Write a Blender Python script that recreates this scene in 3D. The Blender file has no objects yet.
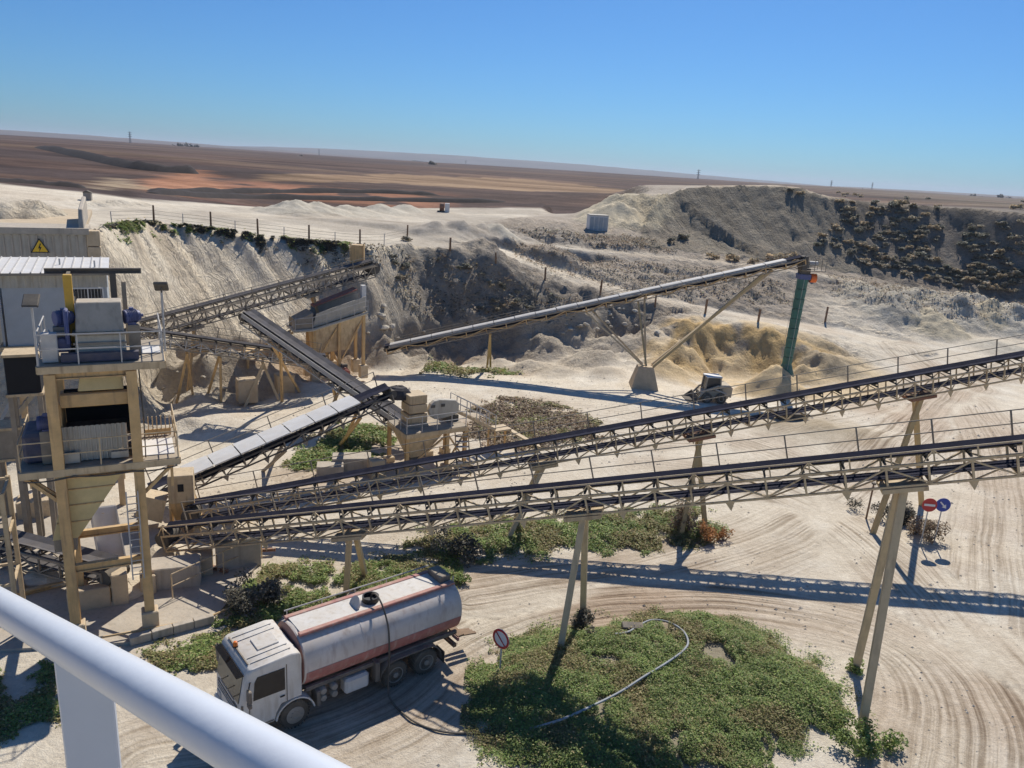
import bpy, math, random
import numpy as np
from mathutils import Vector, Matrix

random.seed(7); RNG = np.random.default_rng(7)
scene = bpy.context.scene
COL = scene.collection
rad = math.radians
HAZE = 0.00011

# ------------------------------------------------------------------ camera
CAM_H = 19.0; FPX = 770.0; PITCH = rad(15.7); ROLL = rad(3.5)
_rt0 = Vector((1, 0, 0)); _up0 = Vector((0, math.sin(PITCH), math.cos(PITCH))); FWD = Vector((0, math.cos(PITCH), -math.sin(PITCH)))
RT = _rt0 * math.cos(ROLL) + _up0 * math.sin(ROLL)
UP = -_rt0 * math.sin(ROLL) + _up0 * math.cos(ROLL)
CAMP = Vector((0, 0, CAM_H))
cam = bpy.data.cameras.new('camera'); cam.sensor_width = 36; cam.lens = FPX / 1024 * 36
cam.clip_start = 0.05; cam.clip_end = 40000
camo = bpy.data.objects.new('camera', cam); COL.objects.link(camo)
camo.matrix_world = Matrix(((RT.x, UP.x, -FWD.x, 0), (RT.y, UP.y, -FWD.y, 0), (RT.z, UP.z, -FWD.z, CAM_H), (0, 0, 0, 1)))
scene.camera = camo

# ------------------------------------------------------------------ light
SUN_EL = rad(46.5); SUN_AZ = math.atan2(0.29, 0.957)          # azimuth from +Y towards +X
world = bpy.data.worlds.new('World'); scene.world = world; world.use_nodes = True
wn = world.node_tree.nodes; wl = world.node_tree.links
bg = wn['Background']; sky = wn.new('ShaderNodeTexSky'); sky.sky_type = 'NISHITA'; sky.sun_disc = False
sky.sun_elevation = SUN_EL; sky.sun_rotation = SUN_AZ; sky.altitude = 300; sky.air_density = 1.0; sky.dust_density = 0.5; sky.ozone_density = 3.5
tint = wn.new('ShaderNodeMix'); tint.data_type = 'RGBA'; tint.blend_type = 'MULTIPLY'; tint.inputs[0].default_value = 1; tint.inputs[7].default_value = (0.33, 0.64, 0.99, 1)
wl.new(sky.outputs[0], tint.inputs[6]); wl.new(tint.outputs[2], bg.inputs[0]); bg.inputs[1].default_value = 0.08
sun = bpy.data.lights.new('sun', 'SUN'); sun.energy = 4.2; sun.angle = rad(0.53); sun.color = (1.0, 0.95, 0.87)
suno = bpy.data.objects.new('sun', sun); COL.objects.link(suno)
sd = Vector((-math.sin(SUN_AZ) * math.cos(SUN_EL), -math.cos(SUN_AZ) * math.cos(SUN_EL), -math.sin(SUN_EL)))
suno.rotation_euler = sd.to_track_quat('-Z', 'Y').to_euler(); suno.location = (30, 60, 80)
scene.view_settings.view_transform = 'Standard'; scene.view_settings.look = 'None'
scene.view_settings.exposure = 0.22; scene.view_settings.gamma = 1.0; scene.view_settings.use_curve_mapping = False

# ------------------------------------------------------------------ pixel -> place helpers
def ray(px, py): return FWD + RT * ((px - 512) / FPX) - UP * ((py - 384) / FPX)
def gz(px, py, z=0.0):                       # where the ray meets the level z
    d = ray(px, py); return CAMP + d * ((z - CAM_H) / d.z)
def gy(px, py, Y):                           # where the ray meets the depth Y
    d = ray(px, py); return CAMP + d * (Y / d.y)

# ------------------------------------------------------------------ mesh helpers
Z = Vector((0, 0, 1))
class MB:
    def __init__(s): s.v = []; s.f = []
    def add(s, vs, fs):
        n = len(s.v); s.v += [tuple(p) for p in vs]; s.f += [tuple(i + n for i in f) for f in fs]; return s
    def box(s, c, d, M=None, tap=1.0):
        x, y, z = d[0] / 2, d[1] / 2, d[2] / 2
        vs = [Vector((a * x * (tap if k > 0 else 1), b * y * (tap if k > 0 else 1), k * z)) for k in (-1, 1) for a, b in ((-1, -1), (1, -1), (1, 1), (-1, 1))]
        if M is not None: vs = [M @ p for p in vs]
        c = Vector(c)
        return s.add([p + c for p in vs], [(3, 2, 1, 0), (4, 5, 6, 7), (0, 1, 5, 4), (1, 2, 6, 5), (2, 3, 7, 6), (3, 0, 4, 7)])
    def bar(s, p, q, w, h=None, up=Z):
        h = h or w; p = Vector(p); q = Vector(q); d = (q - p).normalized()
        a = d.cross(up)
        if a.length < 1e-3: a = d.cross(Vector((1, 0, 0)))
        a.normalize(); b = a.cross(d)
        vs = [o + a * (i * w / 2) + b * (j * h / 2) for o in (p, q) for i, j in ((-1, -1), (1, -1), (1, 1), (-1, 1))]
        return s.add(vs, [(0, 1, 2, 3), (7, 6, 5, 4), (0, 4, 5, 1), (1, 5, 6, 2), (2, 6, 7, 3), (3, 7, 4, 0)])
    def tube(s, p, q, r, r2=None, n=8):
        r2 = r if r2 is None else r2; p = Vector(p); q = Vector(q); d = (q - p).normalized()
        a = d.cross(Z)
        if a.length < 1e-3: a = Vector((1, 0, 0))
        a.normalize(); b = d.cross(a)
        vs = [o + (a * math.cos(2 * math.pi * i / n) + b * math.sin(2 * math.pi * i / n)) * rr for o, rr in ((p, r), (q, r2)) for i in range(n)]
        fs = [(i, (i + 1) % n, n + (i + 1) % n, n + i) for i in range(n)] + [tuple(range(n))[::-1], tuple(range(n, 2 * n))]
        return s.add(vs, fs)
    def pipe(s, pts, r, n=8):
        pts = [Vector(p) for p in pts]; N = len(pts); vs = []; fs = []
        for k, p in enumerate(pts):
            d = (pts[min(k + 1, N - 1)] - pts[max(k - 1, 0)]).normalized(); a = d.cross(Z)
            if a.length < 1e-3: a = Vector((1, 0, 0))
            a.normalize(); b = d.cross(a)
            vs += [p + (a * math.cos(2 * math.pi * i / n) + b * math.sin(2 * math.pi * i / n)) * r for i in range(n)]
        for k in range(N - 1):
            fs += [(k * n + i, k * n + (i + 1) % n, (k + 1) * n + (i + 1) % n, (k + 1) * n + i) for i in range(n)]
        fs += [tuple(range(n))[::-1], tuple(range((N - 1) * n, N * n))]
        return s.add(vs, fs)
    def ext(s, poly, vec):                     # polygon (3D points) extruded by vec
        poly = [Vector(p) for p in poly]; n = len(poly); vec = Vector(vec)
        vs = poly + [p + vec for p in poly]
        fs = [(i, (i + 1) % n, n + (i + 1) % n, n + i) for i in range(n)] + [tuple(range(n))[::-1], tuple(range(n, 2 * n))]
        return s.add(vs, fs)
    def loft(s, rings, cap=True, closed=True):
        n = len(rings[0]); vs = [Vector(p) for r in rings for p in r]; fs = []
        for k in range(len(rings) - 1):
            fs += [(k * n + i, k * n + (i + 1) % n, (k + 1) * n + (i + 1) % n, (k + 1) * n + i) for i in range(n if closed else n - 1)]
        if cap: fs += [tuple(range(n))[::-1], tuple(range((len(rings) - 1) * n, len(rings) * n))]
        return s.add(vs, fs)
    def lathe(s, prof, c, axis='z', n=16):     # prof: (radius, along)
        rings = []
        for r, h in prof:
            ring = []
            for i in range(n):
                a = 2 * math.pi * i / n; ca, sa = r * math.cos(a), r * math.sin(a)
                ring.append({'z': (c[0] + ca, c[1] + sa, c[2] + h), 'y': (c[0] + sa, c[1] + h, c[2] + ca), 'x': (c[0] + h, c[1] + ca, c[2] + sa)}[axis])
            rings.append(ring)
        return s.loft(rings)
    def mesh(s, name, m, smooth=False, bevel=0):
        me = bpy.data.meshes.new(name); me.from_pydata(s.v, [], s.f)
        me.materials.append(m)
        import bmesh
        b = bmesh.new(); b.from_mesh(me)
        if bevel: bmesh.ops.bevel(b, geom=[e for e in b.edges if len(e.link_faces) == 2 and e.calc_face_angle(0) > 0.6], offset=bevel, segments=1, affect='EDGES', clamp_overlap=True)
        bmesh.ops.recalc_face_normals(b, faces=b.faces); b.to_mesh(me); b.free()
        if smooth: me.shade_smooth(); me.set_sharp_from_angle(angle=rad(smooth if smooth is not True else 35))
        return me
    def build(s, name, m, parent=None, smooth=False, bevel=0, loc=None):
        return inst(name, s.mesh(name, m, smooth, bevel), parent, loc)

def inst(name, me, parent=None, loc=None, rot=None, scale=None):
    o = bpy.data.objects.new(name, me); COL.objects.link(o)
    if parent is not None: o.parent = parent
    if loc is not None: o.location = loc
    if rot is not None: o.rotation_euler = rot
    if scale is not None: o.scale = scale
    return o
def tag(o, label=None, cat=None, group=None, kind=None):
    for k, v in (('label', label), ('category', cat), ('group', group), ('kind', kind)):
        if v: o[k] = v
    return o
def thing(name, label, cat, loc=(0, 0, 0), rz=0.0, group=None):
    o = bpy.data.objects.new(name, None); COL.objects.link(o); o.empty_display_size = 0.3
    o.location = loc; o.rotation_euler = (0, 0, rz)
    return tag(o, label, cat, group)
def copy_tree(o, parent=None):
    c = o.copy(); COL.objects.link(c)
    if parent is not None: c.parent = parent
    for ch in o.children: copy_tree(ch, c)
    return c

# ------------------------------------------------------------------ materials
MATS = {}
DUST = (0.56, 0.45, 0.31)
def mat(name, col, rough=0.75, chips=None, metal=0.0, var=0.18, scale=2.0, bump=0.0, dust=0.0, stain=None, spec=0.4, col2=None):
    m = bpy.data.materials.new(name); m.use_nodes = True; nt = m.node_tree; N = nt.nodes; L = nt.links
    p = N['Principled BSDF']; p.inputs['Roughness'].default_value = rough; p.inputs['Metallic'].default_value = metal
    p.inputs['Specular IOR Level'].default_value = spec
    geo = N.new('ShaderNodeNewGeometry')
    n1 = N.new('ShaderNodeTexNoise'); n1.inputs['Scale'].default_value = scale; n1.inputs['Detail'].default_value = 7; n1.inputs['Roughness'].default_value = 0.65
    L.new(geo.outputs['Position'], n1.inputs['Vector'])
    rp = N.new('ShaderNodeValToRGB'); rp.color_ramp.elements[0].position = 0.3; rp.color_ramp.elements[1].position = 0.7
    c2 = col2 or tuple(min(1, c * (1 + var)) for c in col)
    rp.color_ramp.elements[0].color = (*[c * (1 - var) for c in col], 1); rp.color_ramp.elements[1].color = (*c2, 1)
    L.new(n1.outputs['Fac'], rp.inputs[0]); out = rp.outputs[0]
    def mix(fac, a, bcol):
        mx = N.new('ShaderNodeMix'); mx.data_type = 'RGBA'; L.new(fac, mx.inputs[0]); L.new(a, mx.inputs[6]); mx.inputs[7].default_value = (*bcol, 1); return mx.outputs[2]
    if stain:                                    # streaks that run down the sheet
        mp = N.new('ShaderNodeMapping'); mp.inputs['Scale'].default_value = (5, 5, 0.6); L.new(geo.outputs['Position'], mp.inputs[0])
        n2 = N.new('ShaderNodeTexNoise'); n2.inputs['Scale'].default_value = 1.0; n2.inputs['Detail'].default_value = 5; L.new(mp.outputs[0], n2.inputs['Vector'])
        r2 = N.new('ShaderNodeMapRange'); r2.inputs[1].default_value = 0.52; r2.inputs[2].default_value = 0.75; r2.inputs[4].default_value = 0.75; L.new(n2.outputs['Fac'], r2.inputs[0])
        out = mix(r2.outputs[0], out, stain)
    if dust:                                     # settled stone dust: thick on level faces, thin film elsewhere
        sp = N.new('ShaderNodeSeparateXYZ'); L.new(geo.outputs['Normal'], sp.inputs[0])
        r3 = N.new('ShaderNodeMapRange'); r3.inputs[1].default_value = -0.2; r3.inputs[2].default_value = 0.9; r3.inputs[3].default_value = 0.3 * dust; r3.inputs[4].default_value = dust; L.new(sp.outputs[2], r3.inputs[0])
        n3 = N.new('ShaderNodeTexNoise'); n3.inputs['Scale'].default_value = 1.7; n3.inputs['Detail'].default_value = 8; n3.inputs['Roughness'].default_value = 0.7; L.new(geo.outputs['Position'], n3.inputs['Vector'])
        r4 = N.new('ShaderNodeMapRange'); r4.inputs[1].default_value = 0.3; r4.inputs[2].default_value = 0.62; r4.inputs[3].default_value = 0.25; L.new(n3.outputs['Fac'], r4.inputs[0])
        mu = N.new('ShaderNodeMath'); mu.operation = 'MULTIPLY'; L.new(r3.outputs[0], mu.inputs[0]); L.new(r4.outputs[0], mu.inputs[1])
        out = mix(mu.outputs[0], out, DUST)
    if chips:                                    # worn spots and scuffs
        n5 = N.new('ShaderNodeTexNoise'); n5.inputs['Scale'].default_value = chips[0]; n5.inputs['Detail'].default_value = 6; n5.inputs['Roughness'].default_value = 0.75; L.new(geo.outputs['Position'], n5.inputs['Vector'])
        r5 = N.new('ShaderNodeMapRange'); r5.inputs[1].default_value = chips[1]; r5.inputs[2].default_value = chips[1] + .05; r5.inputs[4].default_value = 0.8; L.new(n5.outputs['Fac'], r5.inputs[0]); out = mix(r5.outputs[0], out, chips[2])
    L.new(out, p.inputs['Base Color'])
    if bump:
        b = N.new('ShaderNodeBump'); b.inputs['Strength'].default_value = bump; b.inputs['Distance'].default_value = 0.05
        nb = N.new('ShaderNodeTexNoise'); nb.inputs['Scale'].default_value = scale * 6; nb.inputs['Detail'].default_value = 6; L.new(geo.outputs['Position'], nb.inputs['Vector'])
        L.new(nb.outputs['Fac'], b.inputs['Height']); L.new(b.outputs[0], p.inputs['Normal'])
    MATS[name] = m; return m
M = MATS
mat('tan', (0.62, 0.40, 0.17), 0.7, var=0.18, dust=0.35, stain=(0.22, 0.14, 0.08))
mat('tan_light', (0.58, 0.44, 0.26), 0.75, var=0.18, dust=0.4, stain=(0.28, 0.17, 0.09), chips=(3.5, .64, (.24, .12, .06)))
mat('cream', (0.62, 0.50, 0.24), 0.7, var=0.12, dust=0.4)
mat('grey_steel', (0.25, 0.22, 0.18), 0.8, metal=0.0, var=0.25, dust=0.6, spec=.2)
mat('dark_steel', (0.07, 0.068, 0.066), 0.85, var=0.3, dust=0.3, spec=.2)
mat('galv', (0.48, 0.47, 0.45), 0.6, metal=0.0, var=0.15, dust=0.35)
mat('white_sheet', (0.72, 0.71, 0.68), 0.55, var=0.08, dust=0.3)
mat('belt', (0.022, 0.025, 0.045), 0.95, var=0.35, scale=1.2, dust=0.04, spec=.08)
mat('belt_dusty', (0.075, 0.077, 0.09), 0.95, var=0.35, scale=1.2, dust=0.15, spec=.1)
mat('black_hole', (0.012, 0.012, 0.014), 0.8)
mat('blue_motor', (0.025, 0.06, 0.22), 0.5, var=0.2, dust=0.35)
mat('navy_tarp', (0.03, 0.04, 0.09), 0.7, var=0.3, dust=0.3)
mat('yellow', (0.62, 0.36, 0.03), 0.6, var=0.15, dust=0.25)
mat('concrete', (0.44, 0.39, 0.32), 0.9, var=0.15, scale=1.5, bump=0.3, dust=0.35, stain=(0.25, 0.22, 0.18))
mat('concrete_dark', (0.24, 0.22, 0.20), 0.9, var=0.2, scale=1.5, bump=0.3, dust=0.4)
mat('rock_block', (0.55, 0.43, 0.28), 0.9, var=0.2, scale=1.2, bump=0.6, dust=0.4)
mat('sheet_beige', (0.47, 0.44, 0.37), 0.7, var=0.1, dust=0.3, stain=(0.32, 0.28, 0.22))
mat('sheet_blue', (0.40, 0.43, 0.45), 0.6, var=0.08, dust=0.25)
mat('window_dark', (0.03, 0.035, 0.04), 0.25, spec=0.6)
mat('rust', (0.22, 0.09, 0.05), 0.85, var=0.3, dust=0.35)
mat('red_strip', (0.28, 0.06, 0.05), 0.7, var=0.2, dust=0.35)
mat('wood', (0.20, 0.12, 0.07), 0.85, var=0.25, dust=0.2)
mat('green_chute', (0.02, 0.13, 0.11), 0.6, var=0.25, scale=1.5, dust=0.22)
mat('orange', (0.75, 0.16, 0.03), 0.5, var=0.1)
mat('rail_paint', (0.64, 0.665, 0.70), 0.28, var=0.03, scale=10.0, spec=0.5, bump=0.02, chips=(34, .71, (.30, .27, .24)))
mat('truck_white', (0.64, 0.62, 0.58), 0.55, var=0.1, dust=0.45, stain=(0.42, 0.37, 0.30))
mat('tank_white', (0.62, 0.565, 0.52), 0.6, var=0.14, scale=1.5, dust=0.4, stain=(0.36, 0.27, 0.24))
mat('tank_red', (0.38, 0.13, 0.12), 0.75, var=0.25, scale=2.5, dust=0.5, stain=(0.46, 0.36, 0.32))
mat('tank_end', (0.30, 0.13, 0.11), 0.65, var=0.2, dust=0.4)
mat('rubber', (0.035, 0.033, 0.03), 0.9, var=0.3, dust=0.5)
mat('hub', (0.26, 0.24, 0.21), 0.7, var=0.2, dust=0.6)
mat('chassis', (0.09, 0.08, 0.075), 0.8, var=0.3, dust=0.55)
mat('glass', (0.012, 0.014, 0.018), 0.06, var=0.1, spec=0.35)
mat('windscreen', (0.06, 0.075, 0.07), 0.08, var=0.1, spec=0.5, dust=0.06)
mat('beacon', (0.75, 0.18, 0.02), 0.3)
mat('hose_grey', (0.36, 0.37, 0.37), 0.5, var=0.15)
mat('hose_black', (0.03, 0.03, 0.03), 0.5, dust=0.3)
mat('sign_red', (0.52, 0.03, 0.03), 0.45, var=0.1, dust=0.15)
mat('sign_blue', (0.02, 0.06, 0.35), 0.45, var=0.1, dust=0.1)
mat('sign_white', (0.75, 0.75, 0.73), 0.5, var=0.06, dust=0.15)
mat('sign_black', (0.02, 0.02, 0.02), 0.5)
mat('sign_yellow', (0.80, 0.50, 0.03), 0.5, var=0.06)
mat('bark', (0.12, 0.09, 0.06), 0.9)
mat('loader_tan', (0.44, 0.37, 0.27), 0.75, var=0.15, dust=0.6)
mat('coal', (0.035, 0.035, 0.045), 0.9, var=0.4, scale=3, bump=0.6, dust=0.15)
# ------------------------------------------------------------------ terrain
_T = np.random.default_rng(3).random(65536)
def vnoise(x, y, seed=0):
    ix = np.floor(x).astype(np.int64); iy = np.floor(y).astype(np.int64); fx = x - ix; fy = y - iy
    fx = fx * fx * (3 - 2 * fx); fy = fy * fy * (3 - 2 * fy)
    h = lambda a, b: _T[((a * 73856093) ^ (b * 19349663) ^ (seed * 83492791)) & 65535]
    return (h(ix, iy) * (1 - fx) + h(ix + 1, iy) * fx) * (1 - fy) + (h(ix, iy + 1) * (1 - fx) + h(ix + 1, iy + 1) * fx) * fy
def fbm(x, y, o=4, seed=0):
    s = 0; a = 0.5; n = 0
    for k in range(o): s = s + a * vnoise(x, y, seed + k); n += a; a *= 0.5; x = x * 2.03 + 11.7; y = y * 2.03 + 5.3
    return s / n
def sstep(a, b, x): t = np.clip((x - a) / (b - a), 0, 1); return t * t * (3 - 2 * t)

CP = []
def cz(*ps):
    for px, py, z in ps: p = gz(px, py, z); CP.append((p.x, p.y, z))
def cy(*ps):
    for px, py, Y in ps: p = gy(px, py, Y); CP.append((p.x, p.y, p.z))
# level working floor
for x in range(-26, 61, 11):
    for y in range(-12, 60, 11): CP.append((x, y, 0.0))
for x, y in ((0, 70), (8, 72), (-8, 72), (16, 74), (28, 66), (40, 66), (52, 70), (60, 82), (48, 84), (75, 70), (75, 40), (75, 10), (-36, -10), (-36, 15), (-36, 33), (-50, 0), (-50, 30), (100, 60), (100, 0), (-16, 64), (-22, 60), (-28, 57), (-36, 42), (-24, 54), (-22, 56), (-27, 49), (-29, 45), (-26, 57)): CP.append((x, y, 0.0))
# pit face on the left: foot and rim
cz((182, 374, 0.3), (235, 371, 0.3), (300, 364, 0.5), (355, 356, 0.5), (205, 358, 2.2), (250, 352, 2.4), (300, 346, 2.0), (405, 348, 0.4), (450, 343, 0.3), (505, 340, 0.4), (560, 341, 0.5), (610, 338, 0.6), (640, 345, 0.4))
cz((103, 226, 11.9), (155, 224, 11.4), (200, 231, 10.9), (245, 239, 10.4), (310, 247, 9.9), (368, 251, 9.7), (402, 244, 10.0), (440, 247, 9.8), (492, 262, 8.4), (545, 280, 6.4), (590, 292, 5.3), (630, 302, 4.4))
# ramp road down from the plateau and the plateau itself
cz((430, 226, 10.9), (500, 250, 8.9), (560, 273, 6.6), (640, 298, 4.5), (700, 309, 3.6), (760, 320, 2.6), (840, 332, 1.5), (900, 345, 0.7))
cz((120, 216, 11.7), (200, 217, 11.3), (300, 218, 11.0), (380, 222, 11.0), (380, 212, 11.0), (300, 211, 11.0), (460, 211, 11.0), (540, 213, 11.0), (200, 209, 11.3))
# terrace with the second track, bank under it
cz((530, 244, 9.0), (600, 251, 8.3), (687, 259, 7.6), (760, 266, 7.0), (850, 280, 5.6))
cz((480, 233, 10.8), (560, 252, 8.4), (640, 262, 7.4), (720, 272, 6.6), (790, 286, 5.0), (560, 262, 7.0), (640, 285, 5.3), (720, 298, 4.2), (800, 312, 2.8))
cz((520, 228, 10.6), (598, 231, 10.2), (640, 232, 10.2), (570, 222, 10.8), (660, 247, 8.6))
# big spoil mound, right hand slope
cz((690, 253, 8.0), (740, 258, 7.5), (790, 263, 7.0), (835, 270, 6.3), (890, 281, 5.2), (950, 292, 4.2), (1024, 301, 3.6), (1120, 310, 3.5))
cy((655, 200, 139), (668, 192, 147), (705, 186, 149), (740, 185, 150), (775, 185, 150), (806, 190, 150), (835, 200, 150), (880, 203, 148), (930, 206, 146), (975, 208, 142), (1024, 214, 138), (1120, 222, 134))
cy((622, 202, 146), (640, 196, 150))
cy((700, 196, 190), (800, 197, 190), (900, 204, 200), (1000, 208, 200), (620, 196, 190), (1150, 216, 200))
# floor towards the right and the sand bay
cz((950, 335, 1.0), (1024, 335, 1.2), (1120, 340, 1.2), (900, 318, 2.4), (960, 312, 2.8), (1060, 315, 2.8))
cz((668, 342, 2.0), (706, 331, 2.7), (760, 333, 2.7), (812, 340, 2.4), (852, 352, 1.4), (690, 356, 0.4), (718, 354, 0.3), (775, 362, 0.2), (830, 374, 0.1), (655, 372, 0.2))
# ramp behind the left retaining wall
for x, y, z in ((-34, 53, 12.6), (-40, 53, 13.0), (-33.5, 58, 12.6), (-36, 64, 13.0), (-46, 60, 13.2), (-60, 60, 13.5), (-33, 70, 12.8), (-60, 80, 13.4), (-45, 90, 12.6), (-60, 45, 9), (-80, 60, 13.5), (-80, 30, 4), (-29, 55, 5.0), (-31, 60, 8.5), (-29.5, 59, 3.5)): CP.append((x, y, z))
# fields behind
for x, y, z in ((-20, 122, 11.0), (-60, 120, 12.2), (-110, 120, 13), (20, 135, 11.0), (-40, 136, 9.8), (-10, 142, 9.3), (20, 150, 9.6), (50, 150, 10.4), (-90, 150, 12.6), (-60, 160, 11.6), (0, 175, 11.4), (40, 180, 11.6), (-30, 180, 11.8),
                (-100, 220, 14.2), (0, 230, 12.4), (80, 240, 13.5), (-180, 250, 16.2), (-200, 150, 15), (-60, 300, 15), (40, 320, 13.6), (160, 300, 16.8), (250, 300, 16.8), (220, 180, 16.8), (200, 120, 16), (170, 90, 3), (150, 50, 2), (-160, 60, 14), (-160, 0, 2)): CP.append((x, y, z))
CP = np.array(CP)
KC = 2.0
def _phi(r2): return np.sqrt(r2 + KC * KC)
_n = len(CP); _A = np.zeros((_n + 3, _n + 3)); _d2 = (CP[:, None, 0] - CP[None, :, 0]) ** 2 + (CP[:, None, 1] - CP[None, :, 1]) ** 2
_A[:_n, :_n] = _phi(_d2); _A[:_n, :_n] -= np.eye(_n) * 0.05
_A[:_n, _n] = 1; _A[:_n, _n + 1] = CP[:, 0] / 100; _A[:_n, _n + 2] = CP[:, 1] / 100; _A[_n:, :_n] = _A[:_n, _n:].T
_w = np.linalg.solve(_A, np.concatenate([CP[:, 2], np.zeros(3)]))
def base_h(x, y):
    sh = x.shape; x = x.ravel(); y = y.ravel(); out = np.empty_like(x)
    for i in range(0, len(x), 20000):
        a = x[i:i + 20000]; b = y[i:i + 20000]
        xc = np.clip(a, -260, 300); yc = np.clip(b, -60, 340)
        ph = _phi((xc[:, None] - CP[None, :, 0]) ** 2 + (yc[:, None] - CP[None, :, 1]) ** 2)
        out[i:i + 20000] = ph @ _w[:_n] + _w[_n] + _w[_n + 1] * xc / 100 + _w[_n + 2] * yc / 100
    return out.reshape(sh)

def pxs(*ps): return [gz(*p)[:] for p in ps]
# heaps of tipped stone and sand: (px, py of the foot, level, height, radius, colour class)
HEAPS = []
for px, py, z, h, r, c in ((290, 214, 11.1, 2.0, 6, 1), (312, 214, 11.1, 1.7, 7, 1), (345, 213, 11.1, 1.3, 7, 1), (378, 212, 11.1, 1.5, 6, 1), (402, 211, 11.1, 1.4, 5, 1), (435, 233, 10.5, 1.3, 4, 2), (462, 233, 10.6, 2.0, 4.5, 2), (482, 233, 10.5, 1.8, 4, 2),
                           (498, 236, 10.2, 2.0, 4, 1), (520, 240, 9.6, 1.3, 4, 2), (560, 240, 9.4, 1.2, 5, 2), (625, 228, 10.4, 3.6, 9, 3), (608, 222, 10.6, 1.6, 6, 3),
                           (905, 322, 2.0, 3.0, 7, 1), (940, 333, 1.3, 2.2, 6, 3), (965, 326, 1.6, 3.0, 7, 1), (1000, 328, 1.6, 2.8, 6, 3), (1025, 332, 1.4, 3.0, 7, 1), (985, 318, 2.2, 2.6, 7, 1), (880, 312, 2.6, 1.8, 6, 1), (1060, 330, 1.5, 3, 7, 1), (930, 312, 2.6, 2.2, 7, 1),
                           (785, 396, 0, 3.3, 4.0, 4), (806, 374, 0.2, 1.5, 2.6, 4), (733, 362, 0.2, 1.2, 3.0, 4), (695, 364, 0.3, 1.2, 2.6, 4), (838, 374, 0.2, 1.2, 3.0, 5), (668, 374, 0.3, 1.1, 2.8, 4), (822, 370, .2, 1.2, 2.6, 5),
                           (560, 372, 0.1, 1.0, 4, 6), (590, 362, 0.3, 1.6, 4.5, 6), (615, 352, 0.5, 2.6, 5, 6), (530, 362, 0.2, 1.3, 4, 6), (500, 358, 0.2, 1.2, 4, 6), (580, 345, 0.4, 2.0, 4, 6), (640, 352, 0.4, 2.2, 4, 6), (545, 350, 0.3, 1.6, 4, 6), (605, 376, 0.1, 0.9, 3, 6),
                           (420, 362, 0.2, 1.5, 3, 6), (385, 360, 0.2, 2.2, 3.2, 6), (352, 350, 0.4, 2.6, 3.5, 6), (830, 441, 0, 0.5, 5.5, 5), (860, 445, 0, 0.45, 4.5, 5), (790, 436, 0, 0.4, 5, 5),
                           (184, 392, 0, 1.6, 2.4, 6), (172, 383, 0, 1.3, 2.2, 6), (215, 385, 0, 1.0, 2.5, 6), (1010, 352, 0.5, 1.0, 5, 1)):
    p = gz(px, py, z); HEAPS.append((p.x, p.y + r * (0.85 if px == 785 else 0.45), h, r, c))
# banks of earth left along the field cuts: polylines of (x, y), height, half width
BERMS = [] and [([gz(*p)[:2] for p in q], h, w) for q, h, w in ((((30, 149, 14.8), (115, 163, 14.0), (150, 168, 13.6), (198, 171, 13.4)), 2.0, 5.0), (((98, 198, 11.8), (180, 193, 11.6), (256, 192, 11.5), (380, 196, 11.4), (506, 202, 11.2)), 1.3, 4.0), (((100, 201, 11.7), (180, 198, 11.6), (256, 199, 11.2), (380, 202, 11.0)), 0.8, 2.0))]
def seg_dist(x, y, pts):                       # distance, signed side and arc length along a polyline
    best = np.full(x.shape, 1e9); side = np.zeros(x.shape); arc = np.zeros(x.shape); s0 = 0.0
    for (ax, ay), (bx, by) in zip(pts[:-1], pts[1:]):
        dx, dy = bx - ax, by - ay; L2 = dx * dx + dy * dy; L = math.sqrt(L2)
        t = np.clip(((x - ax) * dx + (y - ay) * dy) / L2, 0, 1); ex = x - ax - t * dx; ey = y - ay - t * dy
        d = np.hypot(ex, ey); m = d < best; best = np.where(m, d, best)
        side = np.where(m, d * np.sign(ex * -dy + ey * dx), side); arc = np.where(m, s0 + t * L, arc); s0 += L
    return best, side, arc
def smooth_line(pts, k=3):
    for _ in range(k):
        q = [pts[0]]
        for a, b in zip(pts[:-1], pts[1:]): q += [(a[0] * .75 + b[0] * .25, a[1] * .75 + b[1] * .25), (a[0] * .25 + b[0] * .75, a[1] * .25 + b[1] * .75)]
        pts = q + [pts[-1]]
    return pts
def track(*ps): return smooth_line([(p.x, p.y) for p in (gz(*q) for q in ps)])
TRACKS = [(track((150, 768), (300, 748), (400, 705), (452, 655), (520, 618), (620, 602), (740, 600), (860, 622), (930, 655), (965, 705), (955, 790)), 3.0, 1.0),
          (track((1030, 790), (1010, 690), (1000, 600), (1005, 500), (990, 430), (950, 385), (900, 352)), 3.4, 0.75),
          (track((470, 600), (560, 585), (680, 566), (780, 535), (850, 490), (900, 440), (960, 385)), 3.0, 0.8),
          (track((300, 480), (450, 432), (560, 405), (680, 418), (800, 455), (860, 490)), 3.0, 0.6),
          (track((650, 470), (760, 480), (860, 530), (930, 600), (1000, 680)), 3.0, 0.7),
          (smooth_line([gz(*p)[:2] for p in ((200, 214, 11.5), (330, 216, 11.1), (410, 222, 11), (470, 240, 9.6), (560, 273, 6.6), (640, 298, 4.5), (760, 320, 2.6), (840, 332, 1.5), (900, 345, .7))]), 3.0, 0.35),
          (smooth_line([gz(*p)[:2] for p in ((500, 238, 9.9), (530, 244, 9.0), (600, 251, 8.3), (687, 259, 7.6), (760, 266, 7.0), (800, 272, 6.4))]), 2.0, 0.35),
          (track((560, 425), (700, 440), (820, 420), (930, 385), (1010, 365)), 3.2, 0.5)]
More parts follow.
